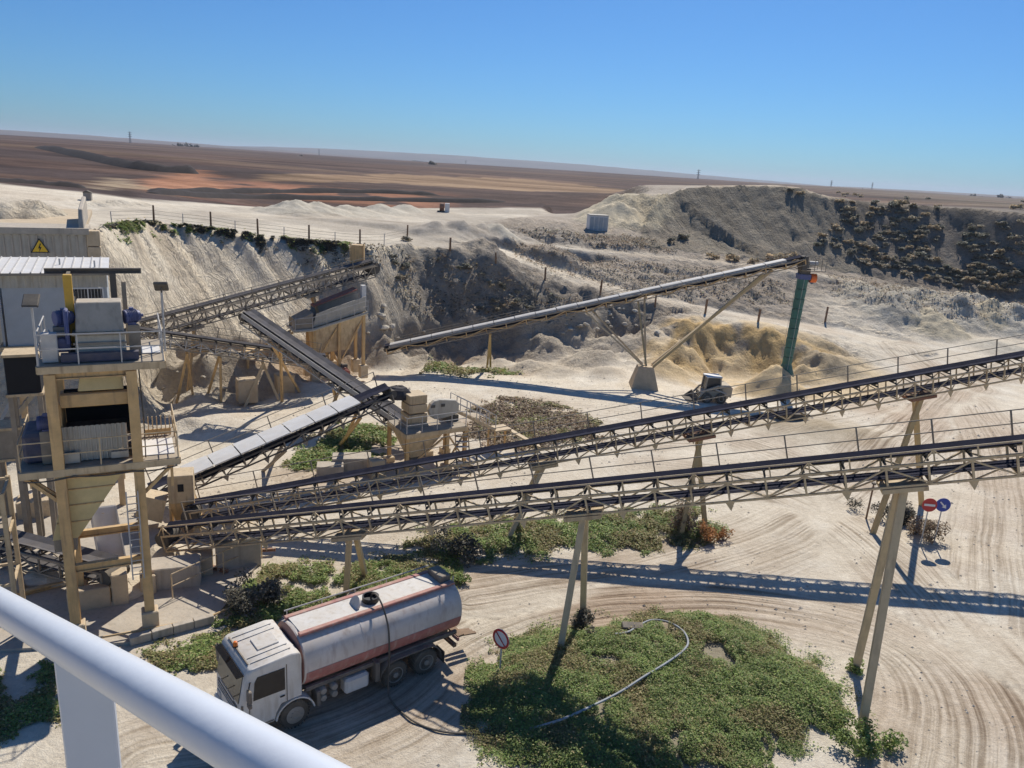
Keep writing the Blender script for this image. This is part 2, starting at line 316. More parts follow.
MOUND = [(p.x, p.y) for p in (gz(*q) for q in ((474, 690), (488, 665), (520, 640), (565, 629), (620, 626), (660, 618), (700, 614), (745, 628), (800, 660), (848, 690), (850, 712), (838, 733), (795, 740), (775, 768), (740, 800), (560, 800), (520, 765), (478, 735)))]
def in_poly(x, y, poly):
    c = np.zeros(x.shape, bool); n = len(poly)
    for i in range(n):
        x1, y1 = poly[i]; x2, y2 = poly[i - 1]
        c ^= ((y1 > y) != (y2 > y)) & (x < (x2 - x1) * (y - y1) / (y2 - y1 + 1e-12) + x1)
    return c
def poly_in(x, y, poly):                        # signed inside distance
    d, _, _ = seg_dist(x, y, poly + [poly[0]]); return np.where(in_poly(x, y, poly), d, -d)

def height(x, y, info=False):
    z = base_h(x, y)
    # far country: gently rolling, rising on the left
    r = np.hypot(x, y)
    zf = 16.0 + 3.2 * sstep(-100, -900, x) * sstep(250, 900, y) + 2.2 * sstep(500, 1400, y) + (fbm(x / 420, y / 420, 3, 5) - .5) * 5 * sstep(350, 1200, r) - sstep(1500, 6000, y) * 3
    k = sstep(230, 420, np.maximum(np.abs(x) * 1.2, y)); z = z * (1 - k) + zf * k
    return (z, None, None, None)

RIM = [(92, 229, 12.0), (103, 226, 11.9), (155, 224, 11.4), (200, 231, 10.9), (245, 239, 10.4), (310, 247, 9.9), (368, 251, 9.7), (402, 244, 10.0), (440, 247, 9.8), (492, 262, 8.4), (545, 280, 6.4), (590, 292, 5.3), (640, 304, 4.2), (700, 315, 3.2)]
FOOT = [(150, 392, .2), (182, 374, .3), (235, 371, .3), (300, 364, .5), (355, 356, .5), (405, 348, .4), (450, 343, .3), (505, 340, .4), (560, 341, .5), (610, 340, .5), (650, 338, .8)]
def xyz(l): return [tuple(gz(*p)) for p in l]
RIMW = xyz(RIM); FOOTW = [(-26.5, 50.0, 0.1)] + xyz(FOOT)
def along(pts, arc):                           # level at arc length along a 3D polyline
    s = [0.0]
    for a, b in zip(pts[:-1], pts[1:]): s.append(s[-1] + math.hypot(b[0] - a[0], b[1] - a[1]))
    return np.interp(arc, s, [p[2] for p in pts])
def grade(z, x, y, line, hw, soft):
    p3 = [tuple(gz(*p)) for p in line]; d, _, ar = seg_dist(x, y, [p[:2] for p in p3]); k = sstep(hw + soft, hw, d)
    return z * (1 - k) + along(p3, ar) * k, k
RAMP = [(330, 217, 11.1), (410, 224, 11.0), (450, 236, 10.3), (500, 251, 8.8), (560, 273, 6.6), (640, 297, 4.6), (700, 309, 3.6), (760, 320, 2.6), (840, 332, 1.5), (900, 345, .7)]
TRK2 = [(500, 238, 9.9), (530, 244, 9.0), (600, 251, 8.3), (687, 259, 7.6), (760, 266, 7.0), (850, 280, 5.6)]
RIM2 = [tuple(gy(*p)) for p in ((646, 222, 130), (655, 205, 135), (668, 193, 139), (690, 187.5, 141), (720, 185.5, 142), (775, 185, 142), (800, 187.5, 141), (822, 195, 140), (860, 201, 140), (900, 204, 140), (940, 207, 139), (985, 209, 136), (1030, 214, 132), (1130, 224, 126), (1300, 240, 120))]
FOOT2 = [tuple(gz(*p)) for p in ((634, 242, 9.4), (660, 249, 8.4), (690, 253, 8.0), (740, 258, 7.5), (790, 263, 7.0), (835, 270, 6.3), (890, 281, 5.2), (950, 292, 4.2), (1030, 302, 3.6), (1130, 312, 3.5), (1300, 326, 3.5))]
def refine2(z, x, y):
    d1, s1, a1 = seg_dist(x, y, [p[:2] for p in RIM2]); d0, _, a0 = seg_dist(x, y, [p[:2] for p in FOOT2])
    fm = in_poly(x, y, [p[:2] for p in RIM2] + [p[:2] for p in reversed(FOOT2)])
    t = d0 / (d0 + d1 + 1e-6); zr = along(RIM2, a1); zf = along(FOOT2, a0)
    z = np.where(fm, zf + (zr - zf) * (0.55 * t + 0.45 * t ** 1.6), z)
    back = (~fm) & (y > 120) & (s1 > 0) & (x > RIM2[2][0] - 6); k = sstep(75, 40, d1) * back * sstep(RIM2[2][0] - 6, RIM2[2][0] + 3, x)
    z = z * (1 - k) + np.minimum(zr - d1 * .028, 18.9) * k
    return z, fm, k
def refine(z, x, y):
    flat = np.zeros(x.shape)
    pp = [p[:2] for p in xyz([(480, 239, 9.9), (470, 222, 10.9), (540, 214, 11), (540, 208, 11), (380, 207, 11), (200, 207, 11.5), (110, 210, 12)])]
    pl = [p[:2] for p in RIMW[:9]] + pp; ins = poly_in(x, y, pl); q = sstep(-3, 0.0, ins)
    pts = RIMW[:9] + xyz([(480, 239, 9.9), (470, 222, 10.9), (540, 214, 11), (380, 212, 11), (300, 214, 11), (200, 212, 11.4), (110, 213, 12)])
    A = np.array([(1, p[0], p[1], p[0] * p[0] / 100, p[0] * p[1] / 100, p[1] * p[1] / 100) for p in pts]); w, *_ = np.linalg.lstsq(A, np.array([p[2] for p in pts]), rcond=None)
    zp = w[0] + w[1] * x + w[2] * y + w[3] * x * x / 100 + w[4] * x * y / 100 + w[5] * y * y / 100
    z = z * (1 - q) + zp * q; flat = np.maximum(flat, q)
    z, k = grade(z, x, y, RAMP, 2.2, 2.2); flat = np.maximum(flat, k)
    z, k = grade(z, x, y, TRK2, 1.4, 1.8); flat = np.maximum(flat, k)
    d1, _, a1 = seg_dist(x, y, [p[:2] for p in RIMW]); d0, _, a0 = seg_dist(x, y, [p[:2] for p in FOOTW])
    fm = in_poly(x, y, [p[:2] for p in RIMW] + [p[:2] for p in reversed(FOOTW)])
    t = d0 / (d0 + d1 + 1e-6); zr = along(RIMW, a1); zf = along(FOOTW, a0)
    prof = 0.16 * sstep(0.0, 0.10, t) + 0.84 * t ** 1.06
    z = np.where(fm, zf + (zr - zf) * prof, z); flat = np.where(fm, 0, flat)
    return z, fm, flat

def axis(lo, hi, fine, outer, g=1.12):
    a = list(np.arange(lo, hi, fine)); s = fine; p = a[-1]
    while p < outer[1]: s *= g; p += s; a.append(p)
    s = fine; p = a[0]
    while p > outer[0]: s *= g; p -= s; a.insert(0, p)
    return a
XS = np.array(axis(-46, 74, 0.36, (-9000, 9000)))
ys = list(np.arange(12, 108, 0.33)); s_ = 0.33; p_ = ys[-1]
while p_ < 175: s_ = min(s_ * 1.02, 0.75); p_ += s_; ys.append(p_)
while p_ < 12000: s_ *= 1.06; p_ += s_; ys.append(p_)
s_ = 0.33; p_ = 12
while p_ > -80: s_ *= 1.15; p_ -= s_; ys.insert(0, p_)
YS = np.array(ys)
GX, GY = np.meshgrid(XS, YS)
GZ, SL, DX, DY = height(GX, GY, True)
GZ, FM, FLAT = refine(GZ, GX, GY)
GZ, FM2, TOP2 = refine2(GZ, GX, GY); FLAT = np.where(FM2, 0, FLAT)
SL = np.hypot(np.gradient(GZ, XS, axis=1), np.gradient(GZ, YS, axis=0)); SL = np.where(np.hypot(GX, GY) > 330, 0, SL)
near = sstep(330, 200, np.hypot(GX, GY))
face = np.maximum(sstep(0.28, 0.6, SL), np.maximum(FM * 0.9, FM2 * 0.9)) * near * (1 - FLAT)
# gullies run down the faces
left = sstep(6, -4, GX)
tl = GX * 0.72 + GY * 0.69
t = np.where(GX < 2, tl, GX * 0.96 + GY * 0.28)
warp = (fbm(GX / 7, GY / 7, 3, 2) - .5)
gul = np.abs(vnoise(t / 1.5 + warp * 1.4, GZ / 16 + left * 3, 21) - .5) * 2 * 0.6 + np.abs(vnoise(t / 0.7 + warp * 1.2, GZ / 12, 22) - .5) * 2 * 0.42 + vnoise(t / 4.0 + warp, GZ / 20, 23) * 0.5
LF = FM & (GX < -12)
GZ2 = GZ + face * (gul - .55) * np.where(LF, 1.05, np.where(GY > 118, 0.6, 0.6))
# rough broken ground on banks, small unevenness on the floor
rough = sstep(0.08, 0.3, SL) * near * (1 - FLAT) * np.where(GY > 122, .6, 1) * (1 - .7 * TOP2) * np.where(LF, 0.2, 1) * np.where(GY > 100, 0.5, 0.8)
GZ2 += rough * (fbm(GX / 3.1, GY / 3.1, 5, 31) - .5) * 1.1 + rough * (fbm(GX / 1.0, GY / 1.0, 4, 33) - .5) * 0.7 - rough * np.clip(1 - np.abs(fbm(GX / 2.4, GY / 2.4, 4, 35) - .5) * 9, 0, 1) * 0.35
work = sstep(3, 0.3, GZ) * near
GZ2 += work * (fbm(GX / 6, GY / 6, 4, 41) - .5) * 0.10
# dug over ground below the ramp and at the back right
dug = np.maximum(sstep(78, 86, GY) * sstep(100, 92, GY) * sstep(-12, -4, GX) * sstep(30, 20, GX), sstep(96, 104, GY) * sstep(126, 118, GY) * sstep(12, 20, GX) * np.where(GX > 36, .35, .8))
dug = np.maximum(dug, sstep(105, 112, GY) * sstep(135, 125, GY) * sstep(-8, 0, GX) * sstep(70, 60, GX) * 0.8)
rg = 1 - np.abs(fbm(GX / 5.0, GY / 5.0, 5, 51) - .5) * 5; GZ2 += dug * (1 - FLAT) * (np.clip(rg, 0, 1) * 0.5 + (fbm(GX / 1.1, GY / 1.1, 4, 52) - .5) * 0.45 - .2)
bayd = sstep(13, 9, np.hypot((GX - 24) / 1.3, GY - 79)); GULL = face * np.where(LF, 1.0, np.where(FM2 & (GX < 58), .9, .25)); ROUGH = np.clip(np.maximum(np.maximum(rough * 1.2, face), dug), 0, 1) * np.where(LF, .3, 1) * (1 - .65 * bayd)
rk = 1 - np.abs(fbm(GX / 2.0, GY / 2.0, 4, 36) - .5) * 4; GZ2 += ROUGH * np.where(LF, .15, 1) * (np.clip(rk, 0, 1) - .6) * .38 + ROUGH * (fbm(GX / .75, GY / .75, 2, 37) - .5) * .28
HC = np.zeros(GX.shape); HK = np.zeros(GX.shape, int)
for i, (hx, hy, hh, hr, hc) in enumerate(HEAPS):
    d = np.hypot(GX - hx, GY - hy) / hr + (fbm(GX / 1.6 + i * 7, GY / 1.6, 3, 61) - .5) * 0.35
    b = np.clip(1 - d, 0, 1) ** 1.15 * hh
    m = b > HC; HC = np.where(m, b, HC); HK = np.where(m & (b > 0.08), hc, HK)
GZ2 += HC * (0.85 + 0.3 * fbm(GX / 0.8, GY / 0.8, 3, 65)) * 1.0
BM = np.zeros(GX.shape)
for pts, hh, hw in BERMS:
    d, _, _ = seg_dist(GX, GY, smooth_line(pts, 2)); b = np.clip(1 - d / hw, 0, 1) * (0.6 + 0.8 * fbm(GX / 4, GY / 4, 3, 71)); BM = np.maximum(BM, b); GZ2 += b * hh
mo = poly_in(GX, GY, MOUND)
GZ2 += sstep(-0.2, 2.2, mo) * (0.32 + 0.35 * fbm(GX / 2.2, GY / 2.2, 3, 81))
TD = np.full(GX.shape, 50.0); TA = np.zeros(GX.shape); TM = np.zeros(GX.shape); T2 = np.zeros(GX.shape)
for i, (pts, hw, st) in enumerate(TRACKS):
    d, sg, ar = seg_dist(GX, GY, pts); mk = sstep(hw * 1.3, hw * 0.5, d + (fbm(GX / 5 + i, GY / 5, 3, 95) - .5) * 2.4) * st * (0.45 + 0.9 * fbm(GX / 8, GY / 8 + i, 2, 97))
    T2 = np.where(mk > TM, TM, np.maximum(T2, mk)); m = mk > TM; TM = np.where(m, mk, TM); TD = np.where(m, sg + i * 13.0, TD); TA = np.where(m, ar, TA)
TM = TM * sstep(0.0, 0.22, TM - T2)
GZ2 += TM * near * (vnoise(TD / 0.55, TA / 14, 91) - .5) * 0.10
GZ = GZ2
def ground(x, y):
    i = int(np.clip(np.searchsorted(YS, y) - 1, 0, len(YS) - 2)); j = int(np.clip(np.searchsorted(XS, x) - 1, 0, len(XS) - 2))
    a = (x - XS[j]) / (XS[j + 1] - XS[j]); b = (y - YS[i]) / (YS[i + 1] - YS[i])
    return float((GZ[i, j] * (1 - a) + GZ[i, j + 1] * a) * (1 - b) + (GZ[i + 1, j] * (1 - a) + GZ[i + 1, j + 1] * a) * b)

# colours of the soils
def C(*c): return np.array(c)
def lay(col, mask, c): return col * (1 - mask[..., None]) + c * mask[..., None]
n1 = fbm(GX / 9, GY / 9, 4, 101); n2 = fbm(GX / 2.3, GY / 2.3, 4, 111); n3 = fbm(GX / 38, GY / 38, 3, 121)
col = np.ones(GX.shape + (3,)) * C(0.70, 0.61, 0.47)
col = lay(col, sstep(0.42, 0.68, n1) * 0.45, C(0.58, 0.48, 0.355))
col = lay(col, sstep(0.5, 0.7, n2) * 0.35, C(0.72, 0.66, 0.55))
col = lay(col, TM * sstep(0.2, 0.55, n1) * 0.85, C(0.49, 0.37, 0.26))
# left face: pale chalk, rusty foot; plateau
isl = left * face
col = lay(col, isl * 0.9, C(0.78, 0.67, 0.50)); pla = FLAT * sstep(9, 10, GZ) * (GX < 12); col = lay(col, pla * sstep(.35, .6, n1) * .6, C(.46, .40, .315)); col = col * (1 - .10 * pla[..., None]); col = lay(col, pla * sstep(.5, .7, n2) * .35, C(.40, .34, .26)); col = lay(col, isl * sstep(0.5, 0.8, vnoise(t / .8 + warp * 1.3 + 9, GZ / 11, 25)) * 0.55, C(0.44, 0.345, 0.235))
col = lay(col, sstep(10, -6, GX) * sstep(60, 64, GY) * near * sstep(3.4, 1.2, GZ) * sstep(0.1, 0.3, SL) * 0.6, C(0.45, 0.28, 0.15))
# scrubby dark face right of the screen house, banks with dry growth
dk = sstep(-17, -10, GX + (n2 - .5) * 8) * face * sstep(40, 30, GX) * sstep(112, 104, GY)
col = lay(col, dk * 0.92, C(0.27, 0.235, 0.19)); col = lay(col, dk * sstep(0.54, 0.68, n2) * 0.6, C(0.44, 0.39, 0.315))
scrub = np.maximum(sstep(88, 96, GY + (n1 - .5) * 8) * sstep(1.6, 3.0, GZ + (n2 - .5) * 2), FM * 0.0) * sstep(-14, -8, GX) * near * (1 - FLAT) * (1 - sstep(36, 44, GX) * sstep(5.0, 3.6, GZ))
col = lay(col, scrub * 0.9, C(0.43, 0.36, 0.28)); col = lay(col, scrub * sstep(0.5, 0.66, n2) * 0.6, C(0.52, 0.45, 0.355)); col = lay(col, scrub * sstep(0.55, 0.35, n1) * 0.5, C(0.33, 0.27, 0.205))
st2 = vnoise(t / 1.1 + warp * 1.5 + 40, GZ / 14, 24)
mnd = np.maximum(FM2, 0) * sstep(60, 52, GX + (n2 - .5) * 6)
col = lay(col, mnd * 0.9, C(0.32, 0.275, 0.205)); col = lay(col, mnd * sstep(0.5, 0.8, st2) * 0.5, C(0.19, 0.165, 0.125))
rsl = np.maximum(sstep(118, 126, GY), FM2) * sstep(52, 58, GX + (n2 - .5) * 6) * near
col = lay(col, rsl * 0.95, C(0.25, 0.21, 0.165)); col = lay(col, rsl * sstep(0.42, 0.6, n1) * 0.8, C(0.17, 0.145, 0.112)); col = lay(col, rsl * sstep(0.55, 0.7, n2) * 0.4, C(0.36, 0.305, 0.24))
col = lay(col, dug * sstep(0.4, 0.6, n2) * 0.5 * (1 - TM), C(0.42, 0.34, 0.25))
# sand bay
bay = sstep(11.5, 9, np.hypot((GX - 26) / 1.3, GY - 79)) * sstep(0.3, 0.55, n2 + 0.12)
col = lay(col, bay * 0.65, C(0.64, 0.47, 0.25)); col = lay(col, bay * sstep(0.2, 0.5, SL) * 0.85, C(0.62, 0.42, 0.18))
col = lay(col, scrub * 0, C(0, 0, 0)); hcol = {1: C(0.56, 0.50, 0.39), 2: C(0.45, 0.39, 0.31), 3: C(0.60, 0.51, 0.35), 4: C(0.64, 0.48, 0.27), 5: C(0.40, 0.32, 0.21), 6: C(0.52, 0.44, 0.33)}
for k_, c_ in hcol.items(): col = lay(col, (HK == k_) * np.clip(HC * 2.2, 0, 1) * 0.9, c_)
# red-brown ploughed country
YB = np.clip(126 + (GX + 33) * 1.1, 101, 152); fld = np.maximum(sstep(-3, 3, GY - YB + (n1 - .5) * 8) * sstep(30, 20, GX - (GY - 130) * .25), sstep(200, 240, np.hypot(GX, GY)))
fld = np.maximum(fld, sstep(96, 104, GY + (n1 - .5) * 14) * sstep(-44, -54, GX)) * (1 - FM2) * (1 - .85 * TOP2)
fcol = np.ones(GX.shape + (3,)) * C(0.100, 0.062, 0.046)
strip = vnoise(GX / 170 + 3, GY / 48 + (GX / 300), 131)
fcol = lay(fcol, sstep(0.35, 0.6, strip) * 0.7, C(0.064, 0.044, 0.036)); fcol = lay(fcol, sstep(0.66, 0.74, vnoise(GX / 140, GY / 26, 132)) * 0.6, C(0.21, 0.135, 0.082))
fcol = lay(fcol, sstep(60, 110, GX - GY * .22) * 0.75, C(0.17, 0.135, 0.09)); fcol = lay(fcol, sstep(0.55, 0.7, n2) * .3, C(0.14, 0.09, 0.064))
fcol = lay(fcol, sstep(.55, .62, vnoise(GX / 120 + 7, GY / 15 + GX / 200, 133)) * .6, C(0.058, 0.038, 0.032)); fcol = lay(fcol, sstep(.6, .68, vnoise(GX / 60 + 9, GY / 22, 134)) * .5, C(0.15, 0.085, 0.055)); fcol = lay(fcol, np.clip(BM * 2.0, 0, 1), C(0.028, 0.021, 0.019))
cut = sstep(150, 154, GY) * sstep(200, 175, GY) * sstep(-70, -60, GX) * sstep(-10, -22, GX) * sstep(.4, .5, n1)
fcol = lay(fcol, cut * .8, C(0.33, 0.15, 0.08))
for pg, zz, cc in (([(128, 181), (160, 176), (205, 175), (222, 180), (212, 189), (150, 191)], 12.2, C(0.40, 0.19, 0.10)), ([(256, 177), (400, 180), (520, 185), (634, 194), (634, 198), (520, 191), (400, 185), (256, 181)], 12.4, C(0.31, 0.20, 0.11)), ([(90, 180), (130, 177), (150, 184), (110, 190)], 12.4, C(.36, .27, .17)), ([(210, 200), (300, 203), (430, 206), (480, 209), (430, 211), (300, 208), (215, 206)], 11.2, C(.17, .085, .06))):
    m_ = poly_in(GX, GY, [tuple(gz(*q, zz))[:2] for q in pg]) + (n1 - .5) * 14; fcol = lay(fcol, sstep(-1, 2, m_) * .85, cc)
col = col * (1 - fld[..., None]) + fcol * fld[..., None]
col = lay(col, np.clip(BM * 2.0, 0, 1) * fld, C(0.028, 0.021, 0.019))
col = lay(col, sstep(0.2, 1.0, mo) * 0.7, C(0.20, 0.17, 0.10))
col *= (0.90 + 0.2 * n3)[..., None]
NX, NY = len(XS), len(YS)
verts = np.stack([GX, GY, GZ], -1).reshape(-1, 3)
ii = np.arange(NX * NY).reshape(NY, NX); quads = np.stack([ii[:-1, :-1], ii[:-1, 1:], ii[1:, 1:], ii[1:, :-1]], -1).reshape(-1, 4)
gm = bpy.data.meshes.new('ground'); gm.vertices.add(len(verts)); gm.vertices.foreach_set('co', verts.astype(np.float32).ravel())
gm.loops.add(quads.size); gm.loops.foreach_set('vertex_index', quads.ravel().astype(np.int32))
gm.polygons.add(len(quads)); gm.polygons.foreach_set('loop_start', np.arange(0, quads.size, 4, dtype=np.int32)); gm.polygons.foreach_set('loop_total', np.full(len(quads), 4, np.int32))
gm.update(); gm.validate(); gm.shade_smooth()
ca = gm.color_attributes.new('soil', 'FLOAT_COLOR', 'POINT'); ca.data.foreach_set('color', np.concatenate([col, np.ones(GX.shape + (1,))], -1).astype(np.float32).ravel())
for nm, ar in (('track_side', TD), ('track_arc', TA), ('track_mask', TM), ('broken', ROUGH), ('gullied', GULL), ('ploughed', fld), ('fall', t)):
    at_ = gm.attributes.new(nm, 'FLOAT', 'POINT'); at_.data.foreach_set('value', ar.astype(np.float32).ravel())

m = bpy.data.materials.new('soil'); m.use_nodes = True; N = m.node_tree.nodes; L = m.node_tree.links; p = N['Principled BSDF']
p.inputs['Roughness'].default_value = 0.95; p.inputs['Specular IOR Level'].default_value = 0.15
def nd(t, **k):
    n = N.new(t)
    for a, v in k.items(): setattr(n, a, v)
    return n
def attr(nm): n = nd('ShaderNodeAttribute'); n.attribute_name = nm; return n
def math_(op, a, b=None):
    n = nd('ShaderNodeMath', operation=op)
    for i, v in enumerate((a, b)):
        if v is None: continue
        if isinstance(v, (int, float)): n.inputs[i].default_value = v
        else: L.new(v, n.inputs[i])
    return n.outputs[0]
def noise(vec, sc, det=8, ro=0.6): n = nd('ShaderNodeTexNoise'); n.inputs['Scale'].default_value = sc; n.inputs['Detail'].default_value = det; n.inputs['Roughness'].default_value = ro; L.new(vec, n.inputs['Vector']); return n.outputs['Fac']
def rng(v, a, b, c, d): n = nd('ShaderNodeMapRange'); [setattr(n.inputs[i + 1], 'default_value', q) for i, q in enumerate((a, b, c, d))]; L.new(v, n.inputs[0]); return n.outputs[0]
geo = nd('ShaderNodeNewGeometry'); pos = geo.outputs['Position']
nA = noise(pos, 0.5, 10, 0.7); nB = noise(pos, 3.0, 8, 0.75); nC = noise(pos, 14.0, 5, 0.7)
cmb = nd('ShaderNodeCombineXYZ'); L.new(math_('ADD', math_('MULTIPLY', attr('track_side').outputs['Fac'], 4.2), math_('MULTIPLY', noise(pos, .16, 3, .5), 3.0)), cmb.inputs[0]); L.new(math_('MULTIPLY', attr('track_arc').outputs['Fac'], 0.06), cmb.inputs[1])
rut = noise(cmb.outputs[0], 1.0, 5, 0.6); tm = math_('MULTIPLY', attr('track_mask').outputs['Fac'], rng(noise(pos, .22, 4, .6), .32, .52, .25, 1.15))
v = math_('MULTIPLY', rng(nA, 0.3, 0.7, 0.84, 1.14), rng(nB, 0.3, 0.7, 0.86, 1.12)); v = math_('MULTIPLY', v, rng(nC, 0.3, 0.7, 0.92, 1.07))
fx = nd('ShaderNodeMapping'); fx.inputs['Scale'].default_value = (.004, .045, 1); fx.inputs['Rotation'].default_value = (0, 0, .12); L.new(pos, fx.inputs[0]); fl = rng(noise(fx.outputs[0], 1.0, 9, .72), .38, .62, .55, 1.45); v = math_('MULTIPLY', v, math_('ADD', math_('MULTIPLY', math_('SUBTRACT', fl, 1.0), attr('ploughed').outputs['Fac']), 1.0))
rt = rng(rut, 0.38, 0.56, 0.52, 1.05); rt = math_('ADD', math_('MULTIPLY', math_('SUBTRACT', rt, 1.0), tm), 1.0)
v = math_('MULTIPLY', v, rt)
cx = nd('ShaderNodeMix', data_type='RGBA', blend_type='MULTIPLY'); cx.inputs[0].default_value = 1; L.new(attr('soil').outputs['Color'], cx.inputs[6])
cc = nd('ShaderNodeCombineXYZ'); L.new(v, cc.inputs[0]); L.new(math_('POWER', v, 1.12), cc.inputs[1]); L.new(math_('POWER', v, 1.25), cc.inputs[2]); L.new(cc.outputs[0], cx.inputs[7])
L.new(cx.outputs[2], p.inputs['Base Color'])
hgt = math_('ADD', math_('MULTIPLY', nB, 0.10), math_('ADD', math_('MULTIPLY', nC, 0.035), math_('MULTIPLY', math_('MULTIPLY', rut, tm), 0.10)))
bk = attr('broken').outputs['Fac']; sz_ = nd('ShaderNodeSeparateXYZ'); L.new(pos, sz_.inputs[0])
gc = nd('ShaderNodeCombineXYZ'); L.new(math_('ADD', math_('MULTIPLY', attr('fall').outputs['Fac'], 1.7), math_('MULTIPLY', noise(pos, .35, 4, .6), 3.2)), gc.inputs[0]); L.new(math_('MULTIPLY', sz_.outputs[2], .12), gc.inputs[1]); gn = noise(gc.outputs[0], 1.0, 6, .65)
rid = math_('ABSOLUTE', math_('SUBTRACT', noise(pos, 0.55, 9, .65), .5)); extra = math_('ADD', math_('MULTIPLY', rid, 1.5), math_('MULTIPLY', noise(pos, 1.6, 8, .75), .35))
hgt = math_('ADD', hgt, math_('ADD', math_('MULTIPLY', extra, bk), math_('MULTIPLY', math_('MULTIPLY', gn, attr('gullied').outputs['Fac']), 1.0)))
bp = nd('ShaderNodeBump'); bp.inputs['Strength'].default_value = 0.9; bp.inputs['Distance'].default_value = 1.0; L.new(hgt, bp.inputs['Height']); L.new(bp.outputs[0], p.inputs['Normal'])
M['soil'] = m; gm.materials.append(m)
tag(inst('ground', gm), kind='structure', label='pale chalk quarry floor with banks, ramp and brown fields beyond')
# blue far ridges
def ridge(Y, x0, x1, prof, colr, name):
    mb = MB(); n = 160; rows = []
    for k, (dy, f) in enumerate(((-900, 0), (-450, .55), (0, 1), (900, .7), (2500, 0))):
        rows.append([(x0 + (x1 - x0) * i / n, Y + dy, 8 + f * (prof(i / n) + 6 * (float(fbm(np.array([i / 6.0]), np.array([k * 3.1]), 4, 141)[0]) - .5))) for i in range(n + 1)])
    mb.loft(rows, cap=False, closed=False)
    mat(name, colr, 0.95, var=0.3, scale=0.004)
    return tag(mb.build(name, M[name], smooth=True), kind='structure', label='low far ridge on the horizon')
ridge(5200, -2300, 1900, lambda t: 16 + 46 * math.sin(math.pi * min(1, max(0, t)) ** 0.8) , (0.10, 0.085, 0.075), 'far_hill')
ridge(3300, 900, 4200, lambda t: 10 + 10 * math.sin(math.pi * t), (0.13, 0.10, 0.08), 'far_rise')
ridge(3600, -4600, -500, lambda t: 14 + 24 * math.sin(math.pi * t) , (0.12, 0.09, 0.075), 'far_slope')

# dark earth banks between the fields
mat('dark_earth', (0.035, 0.026, 0.023), .95, var=.3, scale=.6)
def bank(label, line, h, w, seed):
    pts = smooth_line([(p.x, p.y) for p in (gz(*q) for q in line)], 3); rows = []
    for i, (x, y) in enumerate(pts):
        a = pts[max(i - 1, 0)]; b = pts[min(i + 1, len(pts) - 1)]; d = Vector((b[0] - a[0], b[1] - a[1], 0)).normalized(); nx, ny = -d.y, d.x; k = h * (.6 + .8 * float(fbm(np.array([i * .7]), np.array([seed * 3.0]), 3, 301)[0])) * min(1, i / 5, (len(pts) - 1 - i) / 5); row = []
        for f, zz in ((-1.3, -.6), (-.5, .75), (0, 1.0), (.5, .7), (1.3, -.6)): row.append((x + nx * w * f, y + ny * w * f, ground(x + nx * w * f, y + ny * w * f) + (zz * k - .05 if zz > 0 else zz)))
        rows.append(row)
    tag(MB().loft(rows, cap=False, closed=False).build('earth_bank', M['dark_earth'], smooth=True), label, kind='structure')
bank('dark earth bank curving across the upper brown field', ((40, 151, 15), (115, 163, 14.2), (150, 168, 13.8), (198, 171.5, 13.5)), 1.7, 2.6, 1)
bank('long dark earth bank along the field cut', ((150, 195, 11.7), (200, 193.5, 11.6), (256, 193, 11.5), (380, 197, 11.4), (506, 203, 11.2)), .8, 1.5, 2)
bank('second dark earth bank behind the field cut', ((150, 190, 12.0), (200, 188, 12.0), (260, 188.5, 11.9), (350, 191, 11.8), (440, 196, 11.6)), .8, 1.5, 3)
bank('dark bank edge left of the field cut', ((-30, 180, 13.2), (20, 181, 13.2), (60, 183, 13.1), (84, 185, 13.0)), .6, 1.6, 4)
